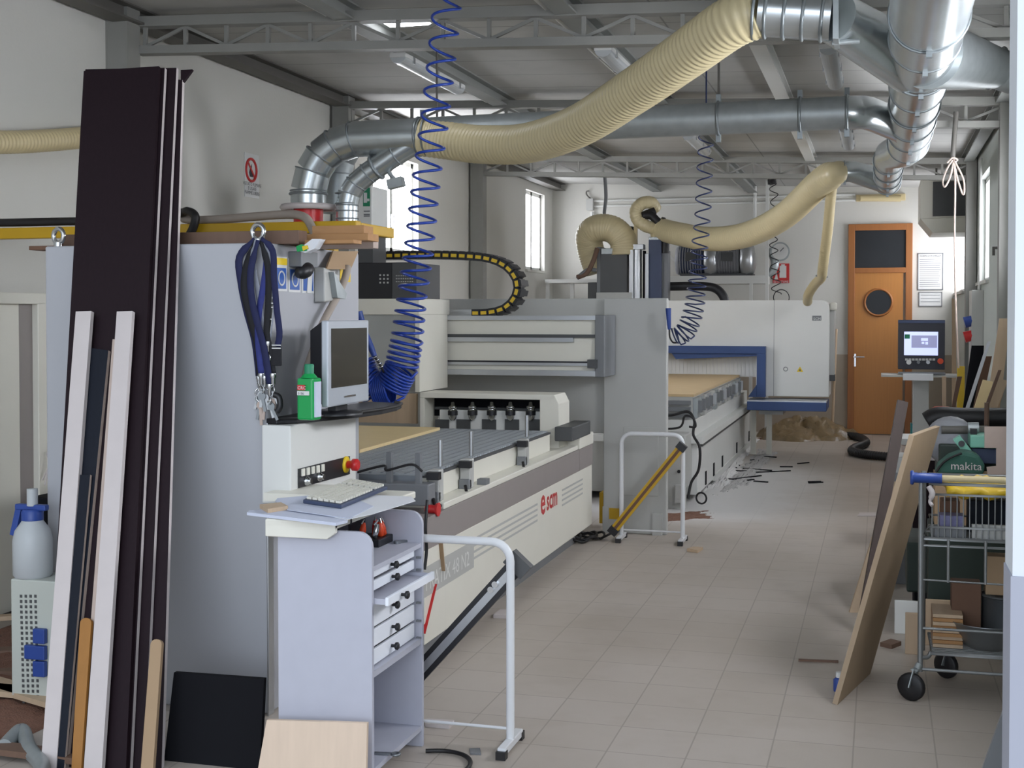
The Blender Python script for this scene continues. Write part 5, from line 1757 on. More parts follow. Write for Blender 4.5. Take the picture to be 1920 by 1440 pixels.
tag(B().tube(pts, .004, 6).build('white_wire', 'edge_white'), 'thin white wire dangling at the frame of the white panel door', 'wire')
c = P(103, 975, Y=4.9)
tag(B().box(-3.5, -3.364, 4.75, 4.9, .50, .82).build('black_box', 'black_matte', None, bevel=.006), 'small black box hung on the left side of the cabinet', 'box')
# rough stuff on the floor at far left
for k in range(9):
    p = P(rnd.uniform(-20, 75), rnd.uniform(1120, 1430), Z=0)
    a_ = rnd.uniform(-.5, 1.0)
    d_ = V((math.cos(a_), math.sin(a_), 0)) * rnd.uniform(.15, .35)
    lab = ['dark', 'brown', 'pale'][k % 3] + ' wood offcut on the messy floor below the white panel door'
    o = B().bar(p - d_ + V((0, 0, .012 + .02 * (k % 3))), p + d_ + V((0, 0, .012 + .02 * (k % 3))), rnd.uniform(.04, .11), .022).build('wood_offcut', ['wenge', 'brown_wood', 'pale_wood'][k % 3])
    tag(o, lab, 'wood', 'offcuts below the white door (%s)' % ['dark', 'brown', 'pale'][k % 3])
b = B()
c = P(15, 1300, Z=0)
n = 26
gr = []
for i in range(n):
    row = []
    for j in range(n):
        x, y = -4.3 + 1.2 * i / (n - 1), 3.6 + 2.4 * j / (n - 1)
        e = min(i, j, n - 1 - i, n - 1 - j) / 5
        row.append((x, y, max(.001, min(1, e) * (.02 + .02 * rnd.random()))))
    gr.append(row)
b.sheet(gr)
tag(b.build('wood_chips', 'chips_brown'), 'brown wood chips covering the floor at lower left', 'chips', kind='stuff')
pts = bez([P(8, 1400, Z=.03), P(40, 1370, Z=.03), P(55, 1405, Z=.03), P(80, 1440, Z=.03), P(60, 1480, Z=.03)], 8)
tag(B().tube(pts, .028, 12).build('grey_floor_hose', 'galv_dull'), 'grey hose bend on the chips at lower left corner', 'hose')
# ================================================================ guards and light barriers


def guard(xl_, xr_, y, h_, lab):
    t = thing('guard_rail', lab, 'guard', ((xl_ + xr_) / 2, y, 0))
    r = .07
    pts = [V((xl_, y, .03)), V((xl_, y, h_ - r))]
    pts += [V((xl_ + r - r * math.cos(a), y, h_ - r + r * math.sin(a))) for a in [math.pi / 2 * i / 6 for i in range(1, 7)]]
    pts += [V((xr_ - r + r * math.sin(a), y, h_ - r + r * math.cos(a))) for a in [math.pi / 2 * i / 6 for i in range(0, 7)]]
    pts += [V((xr_, y, .03))]
    B().tube(pts, .0155, 14).build('tube_frame', 'guard_white', t)
    B().cyl((xl_, y, .075), (xr_, y, .075), .006, 8).build('lower_bar', 'guard_white', t)
    for x in (xl_, xr_):
        f_ = B().box(x - .016, x + .016, y - .12, y + .12, .012, .04).build('foot', 'guard_white', t, bevel=.004)
        for yy in (y - .115, y + .115):
            B().box(x - .018, x + .018, yy - .018, yy + .018, 0, .03).build('rubber_cap', 'black_rubber', f_)
    return t


gx = P(957, 1400, Y=4.56).x
guard(gx - .42, gx, 4.56, P(930, 1022, Y=4.56).z + .012, 'near white tubular guard stand beside the drawer cabinet')
g2l, g2r = P(1165, 1000, Y=9.03), P(1280, 1000, Y=9.03)
guard(g2l.x, g2r.x, 9.03, P(1220, 814, Y=9.03).z, 'farther white tubular guard stand in front of the grey machine post')
YB = 4.62
a_, b_ = P(962, 1068, Y=YB), P(797, 1250, Y=YB)
d_ = (a_ - b_).normalized()
lo = b_ - d_ * ((b_.z - .02) / d_.z)
t = thing('light_barrier', 'black and white light barrier bar slanting behind the near guard stand', 'safety bar', lo)
nn = V((d_.z, 0, -d_.x))
B().bar(lo, a_, .03, .066, (0, 0, 1)).build('bar_body', 'black_plastic', t)
B().obox((lo + a_) / 2 + V((0, -.017, 0)), d_ * (a_ - lo).length * .49, V((0, .003, 0)), nn * .014).build('white_face', 'alu', t)
B().obox(a_ + d_ * .03, d_ * .03, V((0, .022, 0)), nn * .045).build('end_cap', 'dark_grey', t)
for u, v in ((921, 1105), (929, 1095)):
    p = P(u, v, Y=YB - .02)
    B().cyl(p, p + V((0, -.012, 0)), .012, 14).build('screw', 'chrome', t)
YB = 8.98
a_, lo = P(1278, 838, Y=YB), P(1150, 995, Y=YB)
d_ = (a_ - lo).normalized()
nn = V((d_.z, 0, -d_.x))
t = thing('light_barrier', 'yellow light barrier bar slanting across the farther guard stand', 'safety bar', lo)
B().obox((lo + a_) / 2, d_ * (a_ - lo).length * .5, V((0, .018, 0)), nn * .028).build('bar_body', 'yellow_paint', t)
B().obox((lo + a_) / 2 + V((0, -.019, 0)), d_ * (a_ - lo).length * .47, V((0, .002, 0)), nn * .010).build('red_window', 'cardboard_dark', t)
for p in (a_, lo):
    B().obox(p, d_ * .025, V((0, .024, 0)), nn * .034).build('end_cap', 'black_plastic', t)
pts = bez([lo - d_ * .02, P(1140, 1003, Y=8.95), P(1125, 1009, Z=.012), P(1105, 1008, Z=.012), P(1080, 1002, Z=.012)], 8)
B().tube(pts, .008, 8).build('cable', 'black_rubber', t)
# coil of cable on the floor
b = []
for k in range(60):
    a = k * .42
    r = .10 + .04 * math.sin(k * .7)
    c = P(1078, 1008, Z=.012)
    b.append(c + V((r * 1.3 * math.cos(a) - .05 * math.sin(k * .1), r * 1.4 * math.sin(a), .0 + .012 * (k % 3))))
tag(B().tube(bez(b, 3), .009, 7).build('cable_coil', 'black_rubber'), 'tangled black cable heap on the floor by the machine base end', 'cable')
# ================================================================ floor litter


def patch(name, mat, px, h_, seed, lab, cat, n=44):
    r_ = random.Random(seed)
    c = [P(u, v, Z=0) for u, v in px]
    gr = []
    for i in range(n + 1):
        row = []
        for j in range(n + 1):
            a, b_ = i / n, j / n
            p = c[0] * (1 - a) * (1 - b_) + c[1] * a * (1 - b_) + c[2] * a * b_ + c[3] * (1 - a) * b_
            e = min(a, 1 - a, b_, 1 - b_) * 2
            p = p + V((r_.uniform(-1, 1), r_.uniform(-1, 1), 0)) * .008
            k = (math.sin(p.x * 9 + seed) * math.cos(p.y * 7 + seed * 2) + .6 * math.sin(p.x * 23 + p.y * 17 + seed) + .4 * math.cos(p.x * 41 - p.y * 37)) * .5 + r_.uniform(-.2, .2)
            z = h_ * (e * 2.4 - .5 + .7 * k)
            row.append((p.x, p.y, z))
        gr.append(row)
    return tag(B().sheet(gr).build(name, mat), lab, cat, None, 'stuff')


patch('sawdust', 'sawdust', [(1300, 938), (1350, 930), (1432, 815), (1406, 815)], .03, 1, 'pale sawdust drift along the foot of the farther machine base', 'sawdust')
patch('sawdust', 'dust_grey', [(1330, 940), (1400, 915), (1470, 838), (1425, 835)], .006, 2, 'thin grey sawdust scattered on the floor before the far machine', 'sawdust')
patch('wood_chips', 'chips_brown', [(1170, 985), (1350, 972), (1330, 955), (1190, 962)], .012, 3, 'brown chips on the floor under the farther guard stand', 'chips')
patch('wood_chips', 'chips_brown', [(1420, 826), (1500, 826), (1520, 808), (1420, 808)], .01, 5, 'brown chips on the floor below the navy shelf', 'chips')
rr_ = random.Random(11)
for k in range(16):
    u, v = rr_.uniform(1375, 1530), rr_.uniform(845, 905)
    if k < 4:
        u, v = [(1400, 895), (1370, 898), (1420, 880), (1450, 884)][k]
    p = P(u, v, Z=.006)
    L = [.22, .06, .16, .2][k] if k < 4 else rr_.uniform(.02, .09)
    a = rr_.uniform(-.5, 1.1)
    d_ = V((math.cos(a), math.sin(a), 0)) * L
    o = B().bar(p - d_, p + d_, rr_.uniform(.012, .03), .010).build('dark_sliver', 'black_matte')
    tag(o, 'dark sliver of edge trim on the dusty floor by the far machine', 'offcut', 'dark slivers on the dusty floor')
for px, hh, mt, lab in (([(1288, 1034), (1300, 1030), (1318, 1031), (1308, 1037)], .02, 'pale_wood', 'small pale wood block on the floor right of the farther guard'),
                        ([(797, 1363), (842, 1367), (852, 1357), (800, 1354)], .015, 'edge_white', 'flat white offcut on the floor behind the drawer cabinet'),
                        ([(925, 1159), (960, 1161), (965, 1150), (938, 1149)], .02, 'edge_white', 'small white scrap on the floor near the slanting black bar'),
                        ([(882, 1415), (902, 1416), (900, 1405), (880, 1406)], .006, 'mid_grey', 'small dark grey chip on the floor by the near guard foot'),
                        ([(1608, 968), (1645, 968), (1643, 962), (1612, 962)], .006, 'edge_white', 'white strip on the floor left of the leaning panels'),
                        ([(1497, 1238), (1572, 1241), (1572, 1243), (1497, 1240)], .008, 'brown_wood', 'thin dark stick on the floor left of the big leaning panel'),
                        ([(1650, 1212), (1672, 1217), (1690, 1210), (1670, 1205)], .02, 'brown_wood', 'dark square tile on the floor behind the big leaning panel')):
    o = B().prism([P(u, v, Z=.0005) for u, v in px], (0, 0, hh)).build('offcut', mt)
    tag(o, lab, 'offcut')
pts = bez([P(798, 1408, Z=.01), P(835, 1408, Z=.01), P(868, 1415, Z=.01), P(882, 1428, Z=.01), P(872, 1445, Z=.01), P(840, 1460, Z=.01)], 8)
tag(B().tube(pts, .008, 8).build('floor_cable', 'black_rubber'), 'black cable curving on the floor beside the drawer cabinet', 'cable')
# plastic sack heap
c = P(1505, 822, Z=0)
b = B()
gr = []
rb = random.Random(4)
nA, nR = 40, 12
for i in range(nR + 1):
    row = []
    for j in range(nA):
        a = 2 * math.pi * j / nA
        f_ = i / nR
        ru = (1 + .18 * math.sin(3 * a + 1) + .1 * math.sin(7 * a))
        hgt = .20 * math.cos(f_ * math.pi / 2) ** .7 * (1 + .35 * math.sin(a * 2 + .6)) + (.05 * rb.uniform(-1, 1) if 0 < i < nR else 0)
        row.append(c + V((.60 * f_ * ru * math.cos(a), .42 * f_ * ru * math.sin(a), max(.0, hgt))))
    row.append(row[0])
    gr.append(row)
b.sheet(gr)
t = b.build('plastic_sack', 'bag_plastic')
tag(t, 'crumpled yellowish plastic sack on the floor left of the orange door', 'sack')
pts = bez([P(1586, 816, Z=.05), P(1612, 820, Z=.05), P(1624, 830, Z=.05), P(1602, 840, Z=.05), P(1600, 847, Z=.05), P(1640, 854, Z=.05), P(1700, 858, Z=.05)], 10)
ribbed(pts, .045, .03, .004, 16, 'vacuum_hose', 'black_rubber')
tag(bpy.data.objects['vacuum_hose'], 'black ribbed vacuum hose snaking on the floor before the orange door', 'hose')
# broom handle by the door
a_, b_ = P(1568, 617, Y=17.6), P(1560, 795, Y=17.4)
b_.z = 0
tag(B().cyl(a_, b_, .018, 10).build('wooden_pole', 'pale_wood'), 'pale pole leaning on far wall between machine cover and orange door', 'pole')

# ================================================================ right side: leaning panels
NB, FB = P(1570, 1322, Z=0), P(1632, 1263, Z=0)
NT = P(1714, 817, d=5.66)
FT = NT + (FB - NB) * 1.02
nrm = (NT - NB).cross(FB - NB).normalized()
if nrm.y > 0 or nrm.x > 0:
    nrm = -nrm
t = thing('beige_board', 'large beige board leaning to the right against the wire cart', 'panel', (NB + FB) / 2)
bd = B()
bd.prism([NB, FB, FT, NT], -nrm * .022)
bd.build('board_core', 'panel_brown', t)


def slat(name, mt, bl, tl, d0, d1, wd, th, lab, z0=0.0):
    """strip standing at pixel bl (on floor) reaching pixel tl at depth d1"""
    a_ = P(bl[0], bl[1], Z=z0)
    c_ = P(tl[0], tl[1], d=d1)
    d_ = c_ - a_
    s_ = V((.94, .34, 0))
    s_ = (s_ - d_.normalized() * s_.dot(d_.normalized())).normalized()
    n_ = d_.normalized().cross(s_)
    o = B().obox((a_ + c_) / 2 + s_ * wd / 2, s_ * wd / 2, d_ / 2, n_ * th / 2).build(name, mt)
    return tag(o, lab, 'panel')


slat('leaning_strip', 'dark_strip', (1603, 1190), (1683, 750), 6.5, 6.85, .055, .02, 'dark narrow board leaning just left of the large beige board')
slat('leaning_strip', 'pale_wood', (1592, 1148), (1668, 900), 6.9, 7.2, .06, .02, 'short pale board whose foot shows left of the dark narrow board')
slat('leaning_strip', 'edge_white', (1625, 1110), (1672, 915), 7.3, 7.5, .10, .015, 'white strip standing between the dark narrow board and beige board')
p = P(1573, 1296, Z=0)
t = thing('blue_bottle', 'small blue and white bottle on the floor at the beige board foot', 'bottle', p)
B().lathe(p, [(.022, 0), (.024, .005), (.024, .05), (.012, .06)], 16).build('bottle_body', 'blue_plastic', t)
B().lathe(p + V((0, 0, .06)), [(.014, 0), (.014, .022)], 16).build('cap', 'sign_white', t)

# ---------------- wire cart
YC = 5.62


def k(u, v, dy=0):
    return P(u, v, Y=YC + dy)


kz = lambda v: k(1735, v).z
x0 = k(1727, 1000).x
x1 = .74
CD = .36
t = cart = thing('wire_cart', 'silver wire shopping cart with blue handle grip at right', 'cart', ((x0 + x1) / 2, YC + .24, 0))
zlo, zhi = kz(1255), kz(902)
for (x, y) in ((x0, YC), (x1, YC), (x0 + .02, YC + CD), (x1, YC + CD)):
    B().cyl((x, y, zlo - .01), (x, y, zhi), .011, 12).build('post', 'wire_grey', t)
hz = kz(895)
hd = B().cyl((x0 - .03, YC - .02, hz), (x1, YC - .02, hz), .014, 14).build('handle', 'beige_enamel', t)
gp = k(1768, 895).x
B().lathe((x0 - .045, YC - .02, hz), [(.026, 0), (.030, .005), (.030, .012), (.021, .016), (.021, gp - x0 + .04)], 18, (1, 0, 0)).build('grip', 'blue_plastic', hd)


def wires(nm, segs, r, mt='wire_grey'):
    b = B()
    for a_, c_ in segs:
        b.cyl(a_, c_, r, 8)
    return b.build(nm, mt, t)


za, zb2_, zc_, zd_ = kz(907), kz(927), kz(988), kz(1010)
xb = k(1748, 950).x
for z, r in ((za, .007), (zb2_, .005), (zc_, .005), (zd_, .008)):
    lp = [V((xb if z != zd_ else x0, YC + .01, z)), V((x1 - .012, YC + .01, z)), V((x1 - .012, YC + CD - .01, z)), V((xb, YC + CD - .01, z))]
    B().tube(lp, r, 8, closed=True).build('basket_rim', 'wire_grey', t)
n = 22
segs = []
for i in range(n):
    x = xb + (x1 - .012 - xb) * i / (n - 1)
    B().cyl((x, YC + .01, zd_), (x, YC + .01, zb2_), .0028, 6).build('basket_wire', 'wire_grey', t)
for i in range(12):
    y = YC + .02 + (CD - .04) * i / 11
    B().cyl((xb, y, zd_), (x1 - .012, y, zd_), .0025, 6).build('floor_wire', 'wire_grey', t)
B().box(xb, x1 - .013, YC + .02, YC + CD - .02, zd_ - .006, zd_ - .003).build('basket_base', 'wire_grey', t)
mid = kz(1022)
B().tube([V((x0, YC, mid)), V((x1, YC, mid)), V((x1, YC + CD, mid)), V((x0 + .02, YC + CD, mid))], .005, 8, closed=True).build('cross_rail', 'wire_grey', t)
for u in (1778, 1848):
    x = k(u, 1050).x
    B().cyl((x, YC, kz(1090)), (x, YC, zd_), .006, 8).build('rod', 'wire_grey', t)
B().cyl((x0, YC, kz(1087)), (x1, YC, kz(1090)), .004, 8).build('rod', 'wire_grey', t)
zl_ = kz(1178)
B().cyl((x0, YC, zl_), (x1, YC, zl_), .006, 8).build('rod', 'wire_grey', t)
zs_ = kz(1225)
sh = [V((xb, YC + .01, zs_)), V((x1 - .01, YC + .01, zs_)), V((x1 - .01, YC + CD - .01, zs_)), V((xb, YC + CD - .01, zs_))]
B().tube(sh, .008, 8, closed=True).build('lower_rim', 'wire_grey', t)
for i in range(14):
    y = YC + .02 + (CD - .04) * i / 13
    B().cyl((xb, y, zs_), (x1 - .01, y, zs_), .003, 6).build('shelf_wire', 'wire_grey', t)
B().tube(bez([V((x0, YC, zlo + .05)), V((x0 + .03, YC + .02, zs_ - .02)), V((xb, YC + .03, zs_))], 6), .009, 10).build('strut', 'wire_grey', t)
B().cyl((x0, YC, zlo), (x1, YC, zlo), .007, 8).build('base_rail', 'wire_grey', t)
for (x, y, rot) in ((x0 - .035, YC - .03, 1.15), (x1, YC, 0), (x0 + .12, YC + CD, .9), (x1, YC + CD, .2)):
    wc = V((x, y, .058))
    ax = V((math.cos(rot), math.sin(rot), 0))
    ca = B().lathe(wc - ax * .016, [(.02, 0), (.05, .002), (.058, .008), (.058, .024), (.05, .03), (.02, .032)], 24, ax).build('wheel', 'black_rubber', t)
    fk = B()
    for s_ in (-1, 1):
        fk.bar(wc + ax * .021 * s_, wc + ax * .021 * s_ + V((.02, .01, .075)), .004, .026, ax)
    fk.bar(wc - ax * .024 + V((.02, .01, .072)), wc + ax * .024 + V((.02, .01, .072)), .03, .006)
    fk.cyl(wc + V((.02, .01, .07)), V((x + .03, y + .025, zlo + .02)), .014, 12)
    fk.build('fork', 'galv_dull', ca)
# ribbon tied to the corner
pts = bez([k(1742, 912, -.02), k(1748, 925, -.03), k(1744, 940, -.02), k(1748, 948, -.03)], 6)
tag(B().tube(pts, [.012] * 10 + [.008] * 9, 8).build('white_rag', 'edge_white'), 'white rag tied at the cart corner below the blue grip', 'rag')


def bx(name, mt, u0, u1, v0, v1, y, dp, lab, cat, zmin=None, grp=None, bev=.003):
    a_, c_ = P(u0, v1, Y=y), P(u1, v0, Y=y)
    z0 = a_.z if zmin is None else zmin
    o = B().box(a_.x, c_.x, y, y + dp, z0, c_.z).build(name, mt, None, bevel=bev)
    return tag(o, lab, cat, grp)


zf = zd_ + .003
bx('carton', 'purple_box', 1762, 1808, 968, 986, YC + .06, .1, 'lilac patterned carton in the cart basket', 'box', zf)
bx('carton', 'mid_grey', 1752, 1812, 990, 1007, YC + .03, .025, 'flat grey carton at the front of the cart basket', 'box', zf)
bx('carton', 'machine_grey', 1822, 1886, 986, 1007, YC + .03, .025, 'pale carton with two dark holes in the cart basket', 'box', zf)
bx('carton', 'wenge_blue', 1815, 1886, 940, 1000, YC + .2, .13, 'dark box at the back of the cart basket', 'box', zf)
bx('carton', 'cardboard_dark', 1764, 1800, 940, 1000, YC + .2, .12, 'brown box at the back left of the cart basket', 'box', zf)
gr = []
for i in range(9):
    row = []
    for j in range(17):
        a, b_ = i / 8, j / 16
        row.append((xb + .06 + (.52) * b_, YC + .04 + .27 * a, zb2_ + .0 + .045 * math.sin(math.pi * a) * (.6 + .4 * math.sin(b_ * 7)) + .012 * math.sin(j * 2.1 + i)))
    gr.append(row)
o = B().sheet(gr).build('yellow_bag', 'yellow_bright', None, solid=.03)
tag(o, 'yellow sack lying on top of the things in the cart', 'bag')
# lower shelf
zs2 = zs_ + .004
c = V((k(1850, 1200, .15).x, YC + .155, zs2))
t = thing('steel_bowl', 'wide grey metal bowl on the lower shelf of the cart', 'bowl', c)
B().lathe(c, [(.07, 0), (.10, .02), (.145, .11), (.15, .115), (.14, .11), (.095, .025)], 28).build('bowl_body', 'pot_metal', t)
c2 = V((k(1880, 1150, .33).x, YC + .26, zs2 + .0))
t = thing('steel_pot', 'tall dark rimmed metal pot behind the bowl on the cart shelf', 'pot', c2)
B().lathe(c2, [(.085, 0), (.09, .01), (.092, .20), (.098, .205), (.086, .205), (.084, .03)], 28).build('pot_body', 'pot_metal', t)
B().ring(c2 + V((0, 0, .205)), (0, 0, 1), .094, .006, 28).build('rim', 'dark_grey', t)
bx('carton', 'cardboard_dark', 1784, 1840, 1096, 1190, YC + .21, .12, 'dark brown carton on the cart shelf left of the pot', 'box', zs2)
rs = zs2
for i in range(9):
    o = B().box(xb + .01, xb + .13, YC + .1 + .006 * (i % 3), YC + .32, rs, rs + .014).build('oak_strip', 'oak' if i % 2 else 'pale_wood', None)
    tag(o, ['bottom', 'second', 'third', 'fourth', 'fifth', 'sixth', 'seventh', 'eighth', 'topmost'][i] + ' wood strip counted upward in the stack on the cart shelf', 'wood', 'strip stack on the cart shelf')
    rs += .0155
# ---------------- floor boards behind the cart
bx('white_board', 'white_paint', 1677, 1722, 1128, 1186, 6.75, .02, 'small white board standing on the floor behind the cart post', 'board', 0)
bx('card_board', 'pale_wood', 1697, 1722, 1150, 1215, 6.35, .015, 'small beige board standing in front of the white one', 'board', 0)
bx('card_board', 'pale_wood', 1735, 1782, 1126, 1205, 6.55, .015, 'pale board standing behind the slat stack under the cart', 'board', 0)
# ---------------- green planer behind the cart
GYY = 7.0


def g(u, v, dy=0):
    return P(u, v, Y=GYY + dy)


t = thing('planing_machine', 'old green planing machine with mint table behind the wire cart', 'machine', (.5, GYY + .3, 0))
gzt = g(1830, 838).z
B().box(g(1700, 1100).x, .9, GYY, GYY + .5, .16, g(1760, 1020).z).build('machine_base', 'dark_green', t, bevel=.01)
B().box(g(1715, 1100).x, .88, GYY + .05, GYY + .45, 0, .16).build('plinth', 'black_matte', t)
B().box(g(1760, 1100).x, .88, GYY + .1, GYY + .45, g(1760, 1020).z, gzt).build('body', 'dark_green', t, bevel=.01)
B().box(g(1818, 830).x, .9, GYY - .05, GYY + .5, gzt, g(1840, 815).z).build('mint_table', 'mint', t, bevel=.006)
B().box(g(1822, 850).x, g(1868, 850).x, GYY - .03, GYY + .0, g(1840, 868).z, g(1840, 840).z).build('scale_plate', 'motor_blue', t, bevel=.004)
a_, c_ = g(1793, 820, -.05), g(1818, 852, -.05)
B().bar(a_, c_, .04, .06, (0, 1, 0)).build('pale_arm', 'mint', t)
B().cyl(g(1803, 832, -.09), g(1803, 832, -.04), .016, 14).build('knob', 'black_plastic', t)
c = g(1782, 826, .2)
B().lathe(c + V((0, -.06, 0)), [(.02, 0), (.11, .01), (.13, .05), (.11, .1), (.02, .11)], 24, (0, 1, 0)).build('motor_cover', 'motor_grey', t)
B().cyl(g(1765, 806, .15), g(1852, 806, .15), .022, 12).build('fence_rail', 'steel_dark', t)
B().cyl(g(1815, 803, .1), g(1835, 803, .1), .032, 14).build('rail_clamp', 'galv_dull', t)
B().box(g(1820, 800).x, g(1832, 800).x, GYY, GYY + .05, gzt + .0, g(1820, 815).z + .03).build('lock_lever', 'black_plastic', t)
# teal bag with white lettering
t = thing('tool_bag', 'dark teal tool bag with white lettering in front of the planing machine', 'bag', (.45, GYY - .2, .6))
bp = [g(u, v, -.25) for u, v in ((1752, 892), (1844, 893), (1848, 872), (1834, 852), (1806, 846), (1780, 856), (1760, 872))]
B().prism(bp, (0, .16, 0)).build('bag_body', 'teal_bag', t, bevel=.02)
o_ = g(1782, 880, -.252)
text('makita', o_, (1, 0, .0), (0, 0, 1), .04, 'edge_white', 'lettering', t, .002)
B().tube(bez([g(1755, 885, -.27), g(1768, 868, -.27), g(1785, 857, -.27), g(1803, 850, -.26)], 6), .006, 8).build('strap', 'black_rubber', t)
# support below the bag: the bag rests on a carton
bx('carton', 'cardboard', 1752, 1884, 893, 990, GYY - .28, .2, 'carton under the teal bag behind the cart', 'box', .45)
bx('carton', 'dark_green', 1740, 1884, 990, 1120, GYY - .29, .22, 'dark crate carrying the carton behind the cart', 'crate', 0)
pp = [P(u, v, Y=6.745) for u, v in ((1846, 800), (1900, 800), (1900, 892), (1852, 892), (1850, 876), (1868, 874), (1868, 840), (1846, 840))]
tag(B().prism(pp, (0, .012, 0)).build('cardboard_sheet', 'edge_pale'), 'pale cardboard sheet with a notch standing at the pier edge', 'cardboard')
bx('carton', 'cardboard', 1848, 1900, 1045, 1098, YC + .22, .1, 'light brown carton above the pot at the cart right', 'box', zs2 + .21)
# grey boxes left of the beige board
bx('grey_crate', 'mid_grey', 1672, 1712, 888, 960, 8.0, .3, 'grey crate on the floor between the leaning boards, lower one', 'crate', 0)
za_ = P(1690, 888, Y=8.0).z
bx('grey_crate', 'machine_grey', 1674, 1715, 858, 886, 8.02, .28, 'light grey case standing on the grey crate', 'case', za_ + .001)
zk = P(1700, 858, Y=8.02).z + .001
for i in range(3):
    a_ = P(1692, 850, Y=8.6)
    bx('board_stack', ['edge_white', 'edge_pale', 'machine_grey'][i], 1690, 1760, 852 - i * 14, 862 - i * 14, 9.3, .4, ['lowest', 'middle', 'top'][i] + ' board of the stack seen left of the beige board top', 'board')
bx('board_stand', 'wenge', 1695, 1755, 862, 960, 9.32, .36, 'dark brown box under the stack of boards', 'box', 0)
# black roll on the planer
pts = bez([P(1738, 792, Y=8.2), P(1760, 782, Y=8.2), P(1810, 784, Y=8.2), P(1900, 784, Y=8.2)], 8)
t = thing('black_roll', 'long black padded roll lying across a trestle behind the planing machine', 'roll', pts[0])
B().tube(pts, [.035] + [.062] * 24, 18).build('roll_body', 'black_rubber', t)
for u in (1760, 1880):
    p = P(u, 800, Y=8.2)
    B().cyl((p.x, 8.2, 0), (p.x, 8.2, p.z), .02, 10).build('trestle_leg', 'steel_dark', t)
p = P(1850, 800, Y=7.9)
tag(B().cyl((p.x, 7.9, 0), (p.x, 7.9, P(1850, 755, Y=7.9).z), .014, 10).build('upright_rod', 'brown_wood'), 'dark upright rod in front of the black roll', 'rod')

# ---------------- terminal of the far machine
YT = 13.6


def tm(u, v, dy=0):
    return P(u, v, Y=YT + dy)


t = thing('control_terminal', 'dark control terminal with lit screen on a pale column by the door', 'terminal', (tm(1727, 800).x, YT, 0))


def tb(nm, mt, u0, u1, v0, v1, d0=0.0, d1=.1, par=None, bev=.003):
    a_, c_ = tm(u0, v1), tm(u1, v0)
    return B().box(a_.x, c_.x, YT + d0, YT + d1, a_.z, c_.z).build(nm, mt, par or t, bevel=bev)


cs_ = tb('terminal_case', 'terminal_navy', 1684, 1772, 600, 692, 0, .3)
tb('top_band', 'motor_blue', 1684, 1772, 601, 606, -.004, 0, cs_)
tb('screen', 'screen_lit', 1695, 1759, 622, 666, -.004, 0, cs_, 0)
tb('screen_window', 'screen_grey', 1709, 1757, 629, 652, -.006, -.004, cs_, 0)
tb('screen_panel', 'sign_green', 1696, 1706, 627, 635, -.006, -.004, cs_, 0)
for (u0, u1, v0, v1) in ((1727, 1740, 634, 639), (1728, 1733, 641, 645), (1735, 1740, 641, 646)):
    tb('screen_icon', 'screen_lit', u0, u1, v0, v1, -.008, -.006, cs_, 0)
for i in range(9):
    tb('key', 'machine_grey', 1697 + i * 6.4, 1702 + i * 6.4, 672, 676, -.008, 0, cs_, 0)
for u, r, mt in ((1704, .024, 'sign_white'), (1722, .016, 'mid_grey'), (1740, .018, 'alu')):
    p = tm(u, 679)
    B().cyl(p, p + V((0, -.03, 0)), r, 16).build('knob', mt, cs_)
p = tm(1763, 677)
B().cyl(p, p + V((0, -.05, 0)), .028, 18).build('emergency_stop', 'orange_plastic', cs_)
B().box(tm(1684, 690).x, tm(1771, 690).x, YT - .22, YT, tm(1700, 700).z, tm(1700, 697).z).build('keyboard_ledge', 'mid_grey', t)
B().box(tm(1652, 700).x, tm(1796, 700).x, YT - .25, YT + .2, tm(1700, 705).z, tm(1700, 701).z).build('tray', 'machine_grey', t, bevel=.003)
B().box(tm(1712, 700).x, tm(1742, 700).x, YT, YT + .2, .03, tm(1700, 705).z).build('column', 'machine_grey', t, bevel=.004)
B().box(tm(1712, 700).x - .02, tm(1712, 700).x - .001, YT + .05, YT + .2, .03, .5).build('teal_strip', 'teal_trim', t)
B().box(tm(1695, 700).x, tm(1760, 700).x, YT - .2, YT + .4, 0, .03).build('foot_plate', 'mid_grey', t)
a_, c_ = tm(1693, 713, -.26), tm(1750, 702, -.26)
tag(B().box(a_.x, c_.x, YT - .262, YT - .258, a_.z, c_.z).box(a_.x, c_.x, YT - .258, YT - .1, c_.z, c_.z + .004).build('paper_sheet', 'paper'), 'white paper hanging over the front edge of the terminal tray', 'paper')
# ---------------- things leaning on right wall
def lean_r(name, mt, px, y, dy, th, lab, cat='board'):
    """px: tl, tr, br, bl ; continued to the floor"""
    a, b_, c, d = [P(u, v, Y=y) for u, v in px]
    c, d = to_floor(b_, c), to_floor(a, d)
    return tag(B().prism([d, c, b_, a], (0, th, 0)).build(name, mt), lab, cat)


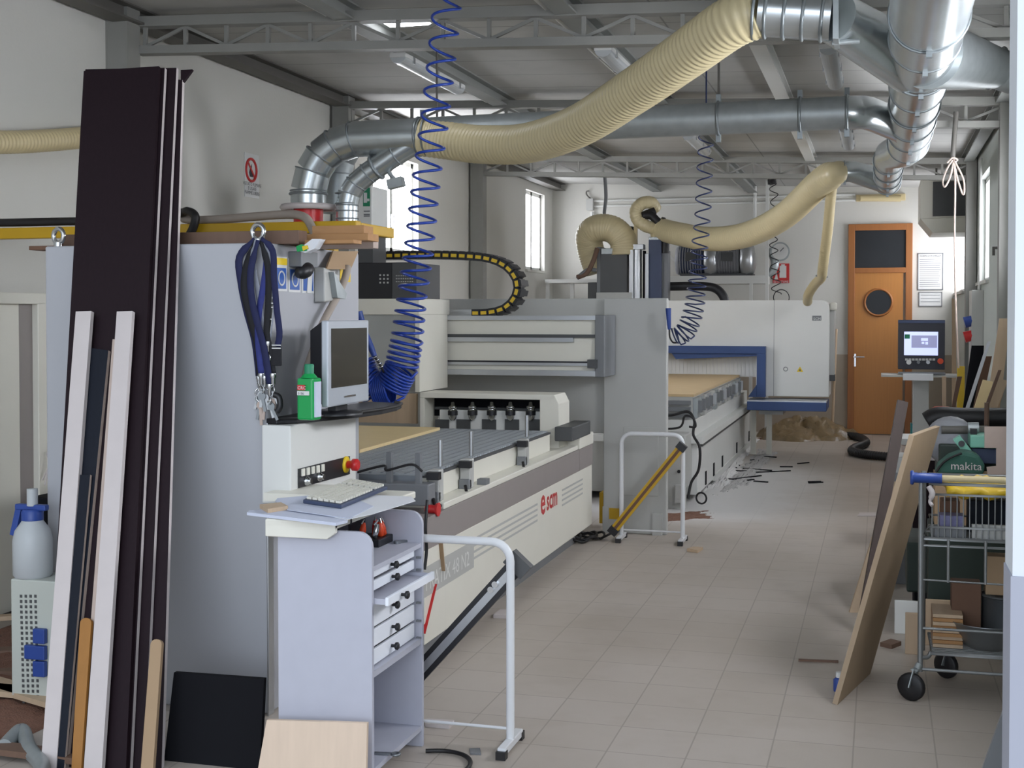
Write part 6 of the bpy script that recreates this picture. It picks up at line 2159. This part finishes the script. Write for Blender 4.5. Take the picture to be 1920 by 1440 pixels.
lean_r('black_board', 'black_matte', [(1822, 648), (1845, 648), (1838, 770), (1805, 770)], 10.6, 0, .03, 'tall black board leaning on right wall below the sockets')
lean_r('metal_profile', 'alu', [(1852, 640), (1858, 640), (1816, 770), (1809, 770)], 10.3, 0, .02, 'thin aluminium profile slanting in front of the tall black board', 'profile')
lean_r('red_board', 'cardboard_dark', [(1845, 668), (1860, 668), (1848, 725), (1832, 730)], 10.45, 0, .02, 'reddish brown board behind the aluminium profile')
lean_r('wood_board', 'pale_wood', [(1874, 597), (1895, 597), (1880, 720), (1856, 720)], 9.6, 0, .02, 'tall pale board leaning at right wall, the highest of the wooden ones')
lean_r('wood_board', 'ply_yellow', [(1843, 712), (1862, 716), (1848, 770), (1825, 770)], 9.3, 0, .02, 'short pale board in front of the aluminium profile foot')
lean_r('wood_board', 'pale_wood', [(1866, 708), (1890, 714), (1868, 770), (1850, 770)], 9.1, 0, .02, 'short thick pale board at right beside the pier')
lean_r('wood_batten', 'brown_wood', [(1872, 694), (1878, 694), (1858, 750), (1851, 750)], 8.9, 0, .02, 'brown batten crossing in front of the short pale boards', 'batten')
lean_r('wood_batten', 'pale_wood', [(1785, 560), (1793, 560), (1793, 690), (1785, 690)], 15.5, 0, .03, 'tall pinkish batten upright at the far right corner', 'batten')
lean_r('wood_batten', 'pale_wood', [(1766, 706), (1774, 706), (1774, 770), (1768, 770)], 11.5, 0, .03, 'pale upright stick behind the terminal column', 'batten')
lean_r('wood_batten', 'brown_wood', [(1795, 706), (1804, 706), (1790, 770), (1783, 770)], 11.2, 0, .02, 'dark slanting batten between terminal and black board', 'batten')
p = P(1802, 700, Y=11.8)
tag(B().box(p.x - .03, p.x + .03, 11.8, 11.86, 0, P(1802, 687, Y=11.8).z).build('yellow_post', 'yellow_bright'), 'small yellow topped post right of the terminal', 'post')
p = P(1766, 772, Y=11.0)
t = thing('red_canister', 'orange red rounded canister on a dark stool behind the black roll', 'canister', (p.x, 11.0, 0))
B().lathe((p.x, 11.0, p.z - .06), [(.05, 0), (.11, .02), (.11, .07), (.06, .1)], 20).build('canister_body', 'orange_plastic', t)
B().cyl((p.x, 11.0, 0), (p.x, 11.0, p.z - .06), .09, 16).build('stool', 'wenge', t)
t = bpy.data.objects['red_canister']
lean_r('grey_board', 'mid_grey', [(1893, 1300), (1905, 1300), (1895, 1440), (1843, 1440)], 3.9, 0, .02, 'dark grey board foot leaning at the pier bottom right', 'board')
